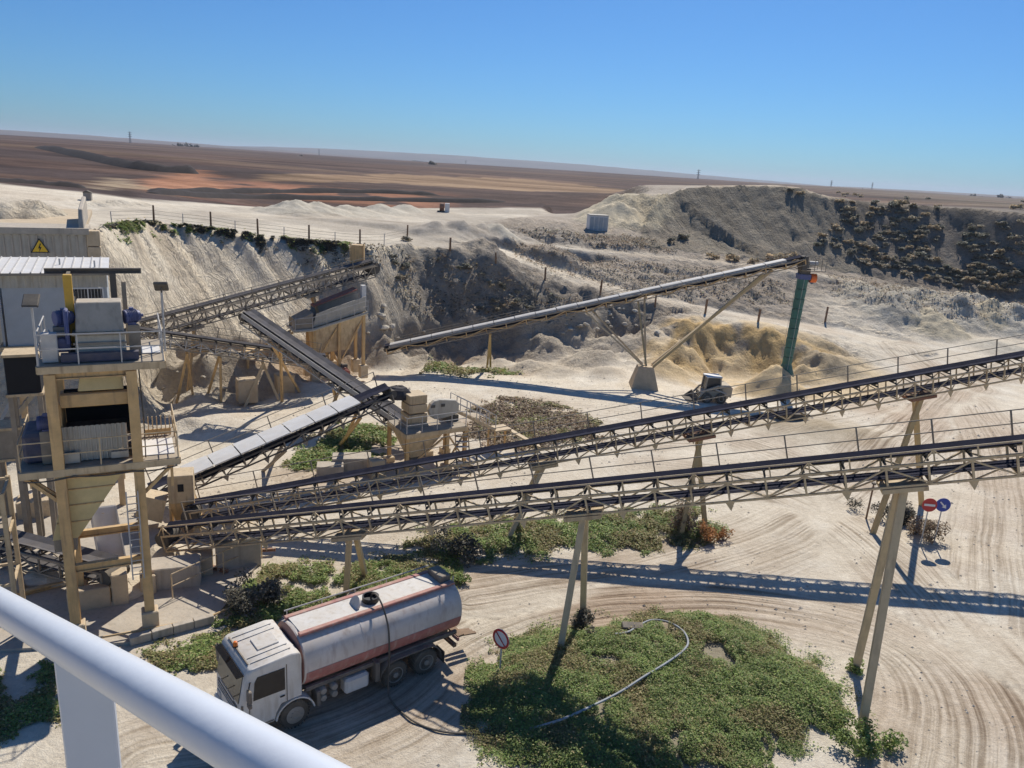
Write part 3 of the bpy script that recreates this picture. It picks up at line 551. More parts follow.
# ------------------------------------------------------------------ belt conveyors
def conveyor(name, label, P, Q, W=1.0, D=0.8, panel=1.35, chord='tan_light', web='tan_light', belt='belt', walk=0, legs=(), guard=False,
             covers=None, lattice_top=False, gusset=2, web_w=0.06, idlers=True, post_step=2.5, group='belt conveyors of the plant', side_skirt=0.0, top_walk_h=1.0, cap=True, deck_on=False):
    P = Vector(P); Q = Vector(Q); d = (Q - P); Ln = d.length; d.normalize(); s = d.cross(Z).normalized(); n = s.cross(d)
    root = thing(name, label, 'conveyor', P, 0, group)
    R3 = Matrix((d, -s, n)).transposed(); root.rotation_euler = R3.to_euler()       # local x along, y away (+) / towards (-) s
    loc = lambda p: R3.transposed() @ (Vector(p) - P)
    hw = W / 2 + 0.12
    for y in (-hw, hw):
        MB().box((Ln / 2, y, D), (Ln, 0.08, 0.095)).build('top_chord', M[chord], root)
        MB().box((Ln / 2, y, 0), (Ln, 0.07, 0.075)).build('bottom_chord', M[chord], root)
    nb = max(2, int(round(Ln / panel))); pw = Ln / nb
    um = MB().box((0, 0, D / 2), (web_w, web_w, D - 0.1)).mesh('upright', M[web])
    b1 = MB().bar((0, 0, 0.05), (pw, 0, D - 0.06), web_w * 0.85, web_w * 0.85, Vector((0, 1, 0))).mesh('brace', M[web])
    b2 = MB().bar((0, 0, D - 0.06), (pw, 0, 0.05), web_w * 0.85, web_w * 0.85, Vector((0, 1, 0))).mesh('brace', M[web])
    cr = MB().box((0, 0, 0), (0.06, 2 * hw - .08, 0.06)).mesh('cross_member', M[web])
    bx = MB().bar((0, -hw, 0), (pw, hw, 0), 0.045).mesh('bottom_brace', M[web])
    idm = MB()
    idm.box((0, 0, 0.03), (0.08, 2 * hw - 0.1, 0.05))
    for sy in (-1, 1):
        idm.bar((0, sy * (W / 2 + .05), 0.0), (0, sy * (W / 2 + .05), 0.27), 0.05, 0.03)
        idm.tube((0, sy * W * 0.2, 0.12), (0, sy * (W / 2 + .02), 0.24), 0.055, n=6)
    idm.tube((0, -W * 0.18, 0.11), (0, W * 0.18, 0.11), 0.055, n=6)
    idm = idm.mesh('idler', M['dark_steel'])
    rrm = MB().tube((0, -W / 2, 0), (0, W / 2, 0), 0.05, n=6).mesh('return_roller', M['dark_steel'])
    gm_ = MB().ext([(-0.16, 0, 0), (0.16, 0, 0), (0.0, 0, -0.34)], (0, 0.03, 0)).mesh('gusset', M[web])
    for i in range(nb + 1):
        x = min(Ln - .03, max(.03, i * pw))
        for y in (-hw, hw):
            inst('upright', um, root, (x, y, 0))
            if i < nb: inst('brace', (b1, b2)[i % 2], root, (i * pw, y, 0))
        inst('cross_member', cr, root, (x, 0, 0.075))
        if i < nb: inst('bottom_brace', bx, root, (i * pw, 0, 0.0))
        if idlers: inst('idler', idm, root, (x, 0, D + 0.06))
        if i % 2 == 0: inst('return_roller', rrm, root, (x, 0, 0.20))
        if gusset and i % gusset == 1: inst('gusset', gm_, root, (x, -hw, -0.05))
    zb = D + (0.25 if idlers else .12)
    prof = [(-W / 2, 0.13), (-W * 0.2, 0.0), (W * 0.2, 0.0), (W / 2, 0.13)]
    rings = []
    for x in (-0.15, Ln + 0.15):
        rings.append([(x, y, zb + z) for y, z in prof] + [(x, y, zb + z - 0.025) for y, z in reversed(prof)])
    MB().loft(rings).build('carrying_belt', M[belt], root)
    MB().box((Ln / 2, 0, 0.27), (Ln, W * 0.92, 0.025)).build('return_belt', M[belt], root)
    for x, nm in ((-0.05, 'tail_pulley'), (Ln + 0.05, 'head_pulley')):
        MB().tube((x, -W / 2 - .1, D * .5 + .2), (x, W / 2 + .1, D * .5 + .2), (zb - 0.27) / 2, n=14).build(nm, M['dark_steel'], root, smooth=True)
    if side_skirt:
        for y in (-hw - .01, hw + .01):
            MB().box((Ln / 2, y, D + .06 + side_skirt / 2), (Ln * 0.995, 0.03, side_skirt)).build('skirt_plate', M[chord], root)
    if guard:                                       # low guard rail along the belt on the near side and far side
        y = -hw
        MB().tube((0, y, D + 0.48), (Ln, y, D + 0.48), 0.028, n=6).build('guard_rail', M[chord], root)
        gp = MB().bar((0, 0, 0), (0, 0, 0.42), 0.05, 0.05).mesh('guard_post', M[chord])
        gs = MB().bar((-0.35, 0, 0), (0, 0, 0.40), 0.04).bar((0.35, 0, 0), (0, 0, 0.40), 0.04).bar((0, 0, 0), (0, 0, .42), .05).mesh('guard_stay', M[web])
        for i in range(nb): inst('guard_stay' if i % 3 == 0 else 'guard_post', gs if i % 3 == 0 else gp, root, (i * pw + .2, y, D + .06))
    if walk:
        y = walk * (hw + 0.42)
        if deck_on: MB().box((Ln / 2, y, D - 0.02), (Ln, 0.5, 0.04)).build('walkway', M['grey_steel'], root)
        else: [MB().box((Ln / 2, y + q_, D - 0.05), (Ln, 0.04, 0.06)).build('walkway_bearer', M['grey_steel'], root) for q_ in (-.12, .2)]
        yr = walk * (hw + 0.72); k = int(Ln / post_step)
        pm = MB().bar((0, 0, 0), (0, 0, top_walk_h), 0.055, 0.055).mesh('railing_post', M['grey_steel'])
        bk = MB().bar((0, -walk * 0.62, 0), (0, 0, -0.0), 0.05, 0.06).mesh('walkway_bracket', M['grey_steel'])
        hr = [MB().tube((0.1, yr, D + zz * top_walk_h), (Ln - .1, yr, D + zz * top_walk_h), 0.022, n=6).build('handrail', M['grey_steel'], root) for zz in (1.0, .5)]
        for i in range(k + 1):
            inst('railing_post', pm, hr[0], (0.1 + i * (Ln - .2) / k, yr, D)); inst('walkway_bracket', bk, root, (0.1 + i * (Ln - .2) / k, yr, D - .08))
    if covers:
        step, cm, t0, t1 = covers; k = int((t1 - t0) * Ln / step)
        pr = [(-hw * .8, 0.08), (-hw * .8, 0.2), (-hw * 0.5, 0.30), (hw * 0.5, 0.30), (hw * .8, 0.2), (hw * .8, 0.08)] if cm == 'galv' else [(-hw - .18, 0.36), (-hw - .18, 0.42), (-hw * .5, 0.46), (hw * .5, 0.46), (hw + .18, 0.42), (hw + .18, 0.36)]
        a = [(0.0, y, D + z) for y, z in pr] + [(0.0, y * .97, D + z - .03) for y, z in reversed(pr)]
        b = [(step - 0.06, q[1], q[2]) for q in a]
        cmesh = MB().loft([a, b]).mesh('belt_cover', M[cm])
        for i in range(k): inst('belt_cover', cmesh, root, (t0 * Ln + i * step + random.uniform(-.01, .01), 0, random.uniform(-.015, .015)))
    for lg in legs:
        x, feet, w = lg[0], lg[1], lg[2]; mt = lg[3] if len(lg) > 3 else 'cream_leg'
        if cap: MB().box((x, 0, -0.15), (1.5, 2 * hw + 0.1, 0.16)).build('cap_beam', M['rust' if (len(lg) > 4) else chord], root)
        for f, sy in zip(feet, (-1, 1)):
            f = Vector(f); f.z = ground(f.x, f.y) - 0.1
            lo = loc(f); top = Vector((x + (lg[5] if len(lg) > 5 else 0), sy * hw * 0.55, -0.2))
            lo_ = MB().bar(top, lo, w, w * 0.8, Vector((0, 1, 0))).build('leg', M[mt], root)
            MB().box((0, 0, 0), (w * 2.2, w * 2.2, 0.16)).build('foot_plate', M['concrete'], lo_, loc=lo).rotation_euler = R3.transposed().to_euler()
    return root, R3, P, Ln
mat('cream_leg', (0.58, 0.45, 0.27), 0.7, var=0.12, dust=0.4, stain=(0.36, 0.27, 0.17))
mat('ochre_leg', (0.46, 0.33, 0.15), 0.7, var=0.12, dust=0.35)

# A: the long conveyor that crosses in front, over the green mound
dA = Vector((10.91, -2.62, 3.07)); midA = Vector((3.16, 28.35, 6.0))
PA = midA - dA * 1.72; QA = midA + dA * 2.0; LA = (QA - PA).length; lA = dA.length
conveyor('belt_conveyor', 'long inclined belt conveyor carried on tall leg pairs over the green mound', PA, QA, 0.78, 0.76, 1.36, walk=1, guard=True, gusset=3, web_w=0.07,
         legs=((1.72 * lA, (gz(559, 660), gz(583, 622)), 0.25), (2.72 * lA, (gz(862, 728), gz(855, 671)), 0.27), (0.82 * lA, (gz(346, 592), gz(366, 577)), 0.22), (3.62 * lA, ((23.6, 21.6, 0), (24.4, 25.0, 0)), .34)))
# B: the parallel conveyor behind it
PB = gy(196, 524, 36.0); QBm = gy(918, 393, 41.6); dB = (QBm - PB); QB = PB + dB * 1.6; LB = (QB - PB).length
tB = (10.3 - PB.x) / dB.x
conveyor('belt_conveyor', 'long dark belt conveyor behind the leg pairs, rising over the dirt track to the right', PB, QB, 0.8, 0.86, 1.05, walk=1, gusset=2, web_w=0.06, chord='tan_light', post_step=3.0,
         legs=((dB.length * tB, (gz(680, 538), gz(706, 531)), 0.24, 'ochre_leg', 1), (dB.length, ((21.2, 40.6, 0), gz(922, 505)), 0.26, 'ochre_leg', 1), (dB.length * .46, ((0.2, 36.9, 0), (0.6, 39.6, 0)), .22), (dB.length * 1.5, (tuple((PB + dB * 1.5 + Vector((.5, -1.8, 0))).xy) + (0,), tuple((PB + dB * 1.5 + Vector((-.4, 1.6, 0))).xy) + (0,)), .26, 'ochre_leg', 1)))
# C: covered conveyor to the sand stockpile
PC = gy(388, 353, 70.5); QC = gy(803, 264, 73.5); dC = QC - PC
pedC = gz(641, 388)
rC, RC, _, LC = conveyor('belt_conveyor', 'covered belt conveyor climbing over the sand bay to the green chute', PC, QC, 1.15, 0.55, 1.9, covers=(2.0, 'galv', 0.01, 0.985), gusset=0, web_w=0.09, idlers=False, chord='grey_steel', web='tan', walk=1, post_step=4.0, deck_on=True, top_walk_h=.5,
         legs=((dC.length * .245, (gz(487, 364), gz(491, 361)), 0.2, 'ochre_leg'),), cap=False)
lcC = lambda p: RC.transposed() @ (Vector(p) - PC)
pt = pedC + Vector((0.3, 0.6, 2.0))
pm_ = MB().loft([[(1.3, -1.1, 0), (1.3, 1.1, 0), (-1.3, 1.1, 0), (-1.3, -1.1, 0)], [(.75, -.6, 2.0), (.75, .6, 2.0), (-.75, .6, 2.0), (-.75, -.6, 2.0)], [(.7, -.55, 2.2), (.7, .55, 2.2), (-.7, .55, 2.2), (-.7, -.55, 2.2)]])
ped = pm_.build('concrete_pedestal', M['rock_block'], None, loc=(pedC.x + .3, pedC.y + .7, ground(pedC.x + .3, pedC.y + .7) - .15))
tag(ped, 'tapered concrete pedestal under the slanted struts of the covered conveyor', 'pedestal')
for f, sy in ((0.90, -.45), (0.93, .45), (0.60, -.4), (0.62, .4), (0.475, -.4), (0.49, .4)):
    top = Vector((f * LC, sy, -0.06)); MB().bar(top, lcC(pt + Vector(((f - .6) * 2, sy, 0.05))), 0.24 if f > .8 else 0.16, 0.2 if f > .8 else .14, Vector((0, 1, 0))).build('strut', M['ochre_leg' if f in (.90, .60) else 'cream_leg'], rC)
# head of C: drive, small landing, railing
hd = thing('drive_landing', 'small steel landing with drive motor at the head of the covered conveyor', 'platform', QC)
MB().box((0.9, 0.5, -0.55), (2.2, 2.2, 0.08)).build('deck', M['grey_steel'], hd)
MB().box((0.35, 0.9, -.1), (1.0, 0.7, 0.7)).build('gearbox', M['grey_steel'], hd, bevel=.05)
MB().tube((0.9, 0.9, 0.0), (1.7, 0.9, 0.0), 0.24, n=12).build('motor', M['galv'], hd, smooth=True)
MB().box((0, 0, 0.1), (0.5, 1.3, 1.3)).build('head_box', M['dark_steel'], hd, bevel=.04)
for x, y in ((2.0, -.55), (2.0, .5), (2.0, 1.55), (0.9, 1.55), (.95, -.55)): MB().bar((x, y, -.55), (x, y, .6), 0.05).build('railing_post', M['grey_steel'], hd)
MB().pipe([(.95, -.55, .6), (2.0, -.55, .6), (2.0, 1.55, .6), (.9, 1.55, .6)], 0.03, 6).build('handrail', M['grey_steel'], hd)
# green telescopic chute under the head
ctop = gy(803, 279, 73.6); cbot = gy(786, 367, 73.2); cbot.x = ctop.x - 0.25
ch = thing('loading_chute', 'green telescopic loading chute hanging over the orange sand pile', 'chute', (ctop.x, ctop.y, cbot.z))
hh = ctop.z - cbot.z; nseg = 9; tilt = cbot.x - ctop.x
for i in range(nseg):
    z0 = hh * i / nseg; z1 = hh * (i + 1) / nseg; f = lambda z: tilt * (1 - z / hh); r = 0.44 + 0.05 * (i / nseg)
    MB().loft([[(f(z0) + math.cos(a) * (r + .0), math.sin(a) * r, z0 + .04) for a in [k * math.pi / 8 for k in range(16)]], [(f(z1) + math.cos(a) * (r + .035), math.sin(a) * (r + .035), z1) for a in [k * math.pi / 8 for k in range(16)]]]).build('chute_segment', M['green_chute'], ch, smooth=40)
MB().lathe([(0.45, 0.25), (0.55, 0), (0.80, -0.75), (0.84, -0.95), (0.76, -0.95)], (tilt, 0, 0), n=18).build('discharge_skirt', M['green_chute'], ch, smooth=40)
MB().box((0, 0, hh + .25), (1.1, 1.1, 0.5)).build('inlet_box', M['blue_motor'], ch, bevel=.03)
MB().tube((0.62, -.1, hh + .15), (1.15, -.1, hh + .15), 0.42, n=14).build('winch_motor', M['orange'], ch, smooth=True)
for a in (0.6, 2.6, 4.6): MB().tube((tilt + math.cos(a) * .62, math.sin(a) * .62, -0.2), (math.cos(a) * .58, math.sin(a) * .58, hh), 0.015, n=5).build('lift_cable', M['galv'], ch)
MB().box((0, 0, hh + .75), (0.9, 0.9, 0.6)).build('transfer_hood', M['dark_steel'], ch)
# D: upper lattice conveyor in front of the pale face
PD = gy(134, 342, 57.5); QD = gy(373, 276, 71.0)
conveyor('belt_conveyor', 'grey lattice conveyor rising across the pale gullied face to the screen house', PD, QD, 0.9, 1.15, 1.1, chord='grey_steel', web='grey_steel', belt='belt_dusty', gusset=0, web_w=0.09, walk=-1, post_step=2.2,
         legs=((4.5, ((-25.8, 58.6, 0), (-25.2, 61.0, 0)), .2, 'tan'), (15.0, ((-16.2, 67.0, 0), (-15.8, 69.0, 0)), .2, 'tan')))
# E: nearly level lattice conveyor on splayed legs
PE = gy(122, 341, 54.5); QE = gy(322, 368, 61.5)
LE = (QE - PE).length
conveyor('belt_conveyor', 'level lattice conveyor on splayed tan legs behind the white covered conveyor', PE, QE, 0.8, 0.8, 1.1, chord='grey_steel', web='galv', belt='belt_dusty', gusset=0, web_w=0.07, walk=1, post_step=1.6,
         legs=((LE * .30, (gz(176, 400), gz(193, 398)), .18, 'tan'), (LE * .46, (gz(221, 401), gz(208, 396)), .18, 'tan'), (LE * .68, (gz(244, 402), gz(279, 397)), .2, 'cream_leg')), cap=False)
# F: steep belt seen from above
PF = Vector((-6.6, 49.6, 0.9)); QF = gy(247, 322, 58.0)
conveyor('belt_conveyor', 'steep dark belt conveyor climbing away from under the white covered one', PF, QF, 1.15, 0.6, 1.1, chord='galv', web='grey_steel', belt='belt_dusty', gusset=0, web_w=0.07, side_skirt=0.22,
         legs=(((QF - PF).length * .42, (gz(318, 436), gz(340, 422)), .18, 'tan'), ((QF - PF).length * .8, (gz(282, 398), gz(300, 391)), .2, 'tan')), cap=False)
# G: conveyor under white sheet covers
PG = gy(158, 500, 38.2); QG = gy(390, 399, 46.3)
conveyor('belt_conveyor', 'belt conveyor under a row of flat white sheet covers', PG, QG, 1.05, 0.55, 1.15, chord='dark_steel', web='grey_steel', belt='belt', gusset=2, web_w=0.07, walk=1, covers=(1.5, 'white_sheet', 0.12, 0.86), post_step=3.0,
         legs=(((QG - PG).length * .5, (gz(262, 470), gz(272, 462)), .16, 'grey_steel'), ((QG - PG).length * .84, (gz(338, 446), gz(345, 440)), .18, 'tan')), cap=False)
# H: level feed conveyor under the tower hopper
PH = gy(-60, 556, 32.4); QH = gy(112, 566, 29.3); QH.z = PH.z = 0.75
conveyor('belt_conveyor', 'level lattice feed conveyor passing under the tower hopper', PH, QH, 0.9, 0.75, 1.1, chord='grey_steel', web='grey_steel', belt='belt_dusty', gusset=0, web_w=0.07,
         legs=((2.0, ((PH.x + 1.6, PH.y - 1.0, 0), (PH.x + 1.9, PH.y + .2, 0)), .14, 'grey_steel'), ((QH - PH).length - .8, ((QH.x - 1, QH.y - .4, 0), (QH.x - .6, QH.y + .8, 0)), .14, 'grey_steel')), cap=False)
# ------------------------------------------------------------------ structures of the plant
def hbeam(mb, p, q, w, h=None, up=Z):
    h = h or w; p = Vector(p); q = Vector(q); d = (q - p).normalized(); a = d.cross(up)
    if a.length < 1e-3: a = Vector((1, 0, 0))
    a.normalize(); b = a.cross(d); t = 0.045
    mb.bar(p + b * (h / 2 - t / 2), q + b * (h / 2 - t / 2), w, t, up); mb.bar(p - b * (h / 2 - t / 2), q - b * (h / 2 - t / 2), w, t, up); mb.bar(p, q, t, h - 2 * t - .004, up)
    return mb
YV = Vector((0, 1, 0))
def column(parent, x, y, z0, z1, w=0.34, m='tan', name='column'):
    return hbeam(MB(), (x, y, z0), (x, y, z1), w, w, YV).build(name, M[m], parent)
def beam(parent, p, q, w=0.22, h=0.3, m='tan', name='beam'):
    return hbeam(MB(), p, q, w, h).build(name, M[m], parent)
def railing(parent, pts, h=1.05, m='galv', step=1.2, mid=True, r=0.025):
    hr = [MB().pipe([Vector(p) + Z * h * zz for p in pts], r, 6).build('handrail', M[m], parent) for zz in ((1.0, 0.52) if mid else (1.0,))]
    for a, b in zip(pts[:-1], pts[1:]):
        a = Vector(a); b = Vector(b); n = max(1, int(round((b - a).length / step)))
        for i in range(n + (1 if b == Vector(pts[-1]) else 0)):
            p = a.lerp(b, i / n); MB().bar(p, p + Z * h, 0.045).build('railing_post', M[m], hr[0])
def stairs(parent, p, q, w, n, m='tan', side=None):
    p = Vector(p); q = Vector(q); d = q - p; s = Vector((d.x, d.y, 0)).normalized().cross(Z)
    st = [MB().bar(p + s * w / 2 * sg, q + s * w / 2 * sg, 0.05, 0.2).build('stringer', M[m], parent) for sg in (-1, 1)]
    for i in range(n):
        c = p + d * ((i + .5) / n); MB().bar(c - s * (w / 2 - .03), c + s * (w / 2 - .03), 0.24, 0.035).build('tread', M['galv'], st[0])
def motor(parent, c, axis, r=0.2, l=0.6, m='blue_motor', name='motor'):
    c = Vector(c); a = Vector(axis).normalized(); mb = MB()
    mb.tube(c - a * l / 2, c + a * l * .3, r, n=14); mb.tube(c + a * l * .3, c + a * l / 2, r * .92, r * .8, n=14); mb.tube(c + a * l / 2, c + a * (l / 2 + .15), r * .22, n=8)
    for k in range(-3, 3): mb.tube(c + a * (k * l * .11), c + a * (k * l * .11 + .015), r * 1.1, n=14)
    mb.box(c - Z * r, (l * .5 if abs(a.x) > .5 else r * 1.6, r * 1.6 if abs(a.x) > .5 else l * .5, .1)); mb.box(c + Z * r * 1.05, (.16, .16, .14))
    return mb.build(name, M[m], parent, smooth=30)
def corrugated(mb, u0, u1, z0, z1, y, step=0.16, dep=0.05):      # ribbed sheet in the x-z plane
    n = int((u1 - u0) / step); pts = []
    for i in range(n):
        a = u0 + (u1 - u0) * i / n; w = (u1 - u0) / n
        pts += [(a, y), (a + w * .55, y), (a + w * .65, y - dep), (a + w * .9, y - dep)]
    pts.append((u1, y)); back = [(p[0], p[1] + 0.02) for p in reversed(pts)]
    ring = pts + back
    return mb.loft([[(p[0], p[1], z0) for p in ring], [(p[0], p[1], z1) for p in ring]])

mat('spill', (0.58, 0.49, 0.36), .95, var=.15, scale=2, bump=.6)
# ---- screening tower on the left
RZ = rad(27)
tw = thing('screening_tower', 'tan steel tower with two railed decks beside the concrete slab', 'steel tower', (-16.85, 25.8, 0), RZ)
for u in (.55, 3.15):
    for v in (0, 3.0):
        MB().box((u, v, .45), (.62, .62, 1.1)).build('pedestal', M['rock_block'], tw, bevel=.04)
        column(tw, u, v, 0.98, 11.0, .36)
for z in (3.3, 7.15, 10.95):
    for v in (0, 3.0): beam(tw, (.73, v, z), (2.97, v, z), .2, .32)
    for u in (.55, 3.15): beam(tw, (u, .18, z), (u, 2.82, z), .2, .3)
for z0, z1 in ((1.2, 3.1), (3.6, 6.9)): MB().bar((3.15, .2, z0), (3.15, 2.8, z1), .09).build('cross_brace', M['tan'], tw)
MB().bar((.7, 3.0, 3.5), (3.0, 3.0, 6.9), .1).build('cross_brace', M['tan'], tw)
def deck(z, u0, u1, v0, v1, hole=None):
    nm = 'deck'
    if hole is None: MB().box(((u0 + u1) / 2, (v0 + v1) / 2, z - .03), (u1 - u0, v1 - v0, .06)).build(nm, M['grey_steel'], tw)
    for v in (v0, v1): MB().bar((u0, v, z - .16), (u1, v, z - .16), .08, .26).build('edge_beam', M['tan_light'], tw)
    for u in (u0, u1): MB().bar((u, v0 + .05, z - .16), (u, v1 - .05, z - .16), .08, .26).build('edge_beam', M['tan_light'], tw)
deck(7.45, -.7, 4.6, -.15, 3.6); deck(11.33, .2, 4.3, -.15, 3.5)
for u in (-.5, 0.5, 3.3, 4.3): MB().bar((u, .1, 7.2), (u if abs(u) > 1 else .5, .1, 6.2 if u in (-.5, 4.3) else 7.0), .1).build('bracket', M['tan'], tw)
MB().bar((-.6, 0, 7.2), (.45, 0, 6.1), .12).build('knee_brace', M['tan'], tw); MB().bar((4.4, 0, 7.2), (3.3, 0, 6.1), .12).build('knee_brace', M['tan'], tw)
railing(tw, [(-.65, 3.5, 7.45), (-.65, -.1, 7.45), (3.2, -.1, 7.45), (4.55, -.1, 7.45), (4.55, 3.5, 7.45)], 1.05, 'tan_light', 1.25)
railing(tw, [(.25, 3.4, 11.33), (.25, -.1, 11.33), (1.5, -.1, 11.33), (4.25, -.1, 11.33), (4.25, 3.4, 11.33)], 1.1, 'galv', 1.3)
for k in range(7): MB().bar((3.45 + k * .16, 2.6, 7.45), (3.45 + k * .16, 2.6, 8.3), .04).build('baluster', M['tan_light'], tw)
MB().box((3.95, 2.6, 7.62), (1.0, .05, .25)).build('toe_board', M['tan'], tw)
MB().box((3.75, 1.6, 11.36), (.9, 1.2, .03)).build('chequer_plate', M['white_sheet'], tw); MB().box((3.8, 1.2, 7.475), (1.3, 1.8, .03)).build('chequer_plate', M['white_sheet'], tw)
ld = MB()
for s_ in (-.2, .2): MB().bar((2.85 + s_, -.32, 2.6), (2.85 + s_, -.28, 6.3), .05).build('ladder_rail', M['galv'], tw)
for k in range(12): MB().bar((2.67, -.31, 2.8 + k * .3), (3.03, -.31, 2.8 + k * .3), .03).build('ladder_rung', M['galv'], tw)
stairs(tw, (.35, 2.6, 11.33), (.9, .6, 12.4), .55, 7, 'galv')
# crane gantry over the upper deck
gt = thing('hoist_gantry', 'dark hoist beam on a steel post and a yellow post above the upper deck', 'gantry', (-16.85, 25.8, 11.33), RZ)
hbeam(MB(), (.5, 2.6, 2.95), (3.75, 2.6, 2.95), .16, .2).build('hoist_beam', M['dark_steel'], gt)
hbeam(MB(), (2.75, 2.6, 0), (2.75, 2.6, 2.84), .22, .22, YV).build('post', M['dark_steel'], gt); hbeam(MB(), (3.1, 2.75, 0), (3.1, 2.75, 2.5), .16, .16, YV).build('post', M['grey_steel'], gt)
MB().box((1.3, 1.35, 1.7), (.28, .26, 2.6)).build('yellow_post', M['yellow'], gt, bevel=.02); MB().box((1.3, 1.35, .2), (.36, .36, .4)).build('post_shoe', M['dark_steel'], gt)
MB().bar((1.3, 1.5, 2.9), (1.3, 2.6, 2.9), .12).build('link_beam', M['dark_steel'], gt)
# crusher on the upper deck
cr_ = thing('crusher_unit', 'grey steel crusher housing with blue motors on the upper deck', 'crusher', (-16.85, 25.8, 11.34), RZ)
MB().loft([[(1.38, .5, 0.05), (3.05, .5, .05), (3.05, 2.0, .05), (1.38, 2.0, .05)], [(1.42, .55, .9), (3.02, .55, .9), (3.02, 2.0, .9), (1.42, 2.0, .9)]]).build('lower_housing', M['sheet_beige'], cr_, bevel=.03)
MB().loft([[(1.44, .58, .98), (3.02, .58, .98), (3.0, 1.95, .98), (1.46, 1.95, .98)], [(1.5, 1.0, 2.02), (2.98, 1.0, 2.02), (2.98, 1.9, 2.02), (1.5, 1.9, 2.02)]]).build('upper_housing', M['concrete'], cr_, bevel=.03)
MB().box((2.2, 1.2, .94), (1.75, 1.5, .07)).build('flange', M['grey_steel'], cr_)
for z in (.25, .6): MB().bar((1.35, .47, z), (3.08, .47, z), .05, .07).build('stiffener', M['grey_steel'], cr_)
MB().box((2.2, .2, .18), (2.5, .3, .3)).build('base_frame', M['navy_tarp'], cr_)
motor(cr_, (1.08, 1.1, 1.45), (.9, .4, 0), .27, .6); motor(cr_, (3.3, 1.1, 1.45), (.9, .4, 0), .25, .55); motor(cr_, (1.0, .9, .55), (0, 1, 0), .24, .6)
MB().box((.98, 1.1, .72), (.5, .6, .9)).build('motor_stand', M['grey_steel'], cr_); MB().box((3.35, 1.1, .6), (.4, .5, 1.1)).build('motor_stand', M['grey_steel'], cr_)
MB().box((1.18, .75, 1.2), (.14, .55, 1.3)).build('belt_guard', M['blue_motor'], cr_, bevel=.05)
MB().box((.62, .35, .55), (.5, .35, 1.05)).build('control_cabinet', M['galv'], cr_, bevel=.02)
# vibrating screen on the lower deck
vs = thing('vibrating_screen', 'tan vibrating screen box with ribbed front guard on the lower deck', 'vibrating screen', (-16.85, 25.8, 7.46), RZ)
corrugated(MB(), .62, 2.85, .05, 1.4, .38).build('ribbed_guard', M['sheet_beige'], vs)
for x in (.7, 3.02): MB().box((x, 1.4, 1.15), (.1, 1.9, 2.2)).build('side_plate', M['tan'], vs)
MB().box((1.86, 2.3, 1.3), (2.2, .08, 2.0)).build('back_plate', M['black_hole'], vs)
MB().box((1.86, 1.4, .95), (2.2, 1.7, .08)).build('screen_mesh', M['dark_steel'], vs)
MB().box((1.9, .45, 2.4), (2.3, .3, .5)).build('feed_lip', M['tan'], vs, bevel=.03); MB().box((1.86, 1.3, 2.16), (2.2, 1.6, .06)).build('top_plate', M['dark_steel'], vs)
MB().loft([[(1.35, .3, 2.75), (2.85, .3, 2.75), (2.85, 1.5, 2.75), (1.35, 1.5, 2.75)], [(1.45, .42, 3.3), (2.8, .42, 3.3), (2.8, 1.5, 3.3), (1.45, 1.5, 3.3)]]).build('inlet_chute', M['cream'], vs, bevel=.02)
motor(vs, (.22, .65, 1.55), (1, 0, 0), .26, .55); MB().box((.25, .7, .65), (.5, .6, 1.25)).build('motor_stand', M['grey_steel'], vs)
MB().box((-.12, 1.4, .6), (.95, 1.8, 1.15)).build('drive_cover', M['navy_tarp'], vs, bevel=.12)
for x, y in ((.7, .5), (.7, 2.2), (3.02, .5), (3.02, 2.2)): MB().tube((x + .1, y, .0), (x + .1, y, .3), .1, n=10).build('spring', M['dark_steel'], vs, smooth=True)
MB().box((.95, .2, .25), (.55, .06, .4)).build('guard_flap', M['sheet_beige'], vs); MB().box((2.55, .24, .2), (.6, .06, .25)).build('guard_flap', M['sheet_beige'], vs)
# hopper hanging under the lower deck
hp = thing('discharge_hopper', 'cream lopsided discharge hopper hanging under the lower deck of the tower', 'hopper', (-16.85, 25.8, 4.4), RZ)
MB().loft([[(.05, .35, 0), (.9, .35, 0), (.9, 1.1, 0), (.05, 1.1, 0)], [(.76, .2, 2.55), (2.6, .2, 2.55), (2.6, 2.4, 2.55), (.76, 2.4, 2.55)]]).build('hopper_body', M['cream'], hp)
for z in (.7, 1.4, 2.05):
    f = z / 2.55; lo = lambda a, b: a + (b - a) * f
    x0, x1, y0, y1 = lo(.05, .76), lo(.9, 2.6), lo(.35, .2), lo(1.1, 2.4)
    MB().pipe([(x0, y0 - .02, z), (x1 + .02, y0 - .02, z), (x1 + .02, y1, z)], .028, 4).build('stiffener_band', M['tan'], hp)
MB().box((.45, .7, -.25), (.75, .7, .5)).build('outlet', M['grey_steel'], hp)
# ---- site office / control shed on a steel frame
sh = thing('control_shed', 'beige sheet metal control shed with white ribbed roof on steel legs', 'shed', (-24.4, 36.6, 0), RZ)
for u, v in ((-.5, 0.1), (4.0, 0.1), (-.5, 3.9), (4.0, 3.9)): column(sh, u, v, 0, 9.1, .3, 'tan_light', 'leg')
MB().box((1.75, 2.0, 9.0), (5.0, 4.3, .2)).build('floor_frame', M['tan_light'], sh)
sw = MB()
for (c, d) in (((1.1, .06, 10.55), (3.0, .1, 2.9)), ((3.99, .06, 10.55), (.22, .1, 2.9)), ((3.24, .06, 10.1), (1.28, .1, 2.0)), ((1.75, 3.95, 10.55), (4.7, .1, 2.9)), ((-.55, 2.0, 10.55), (.1, 3.8, 2.9)), ((4.05, 2.0, 10.55), (.1, 3.8, 2.9))): sw.box(c, d)
sw.build('wall', M['sheet_blue'], sh)
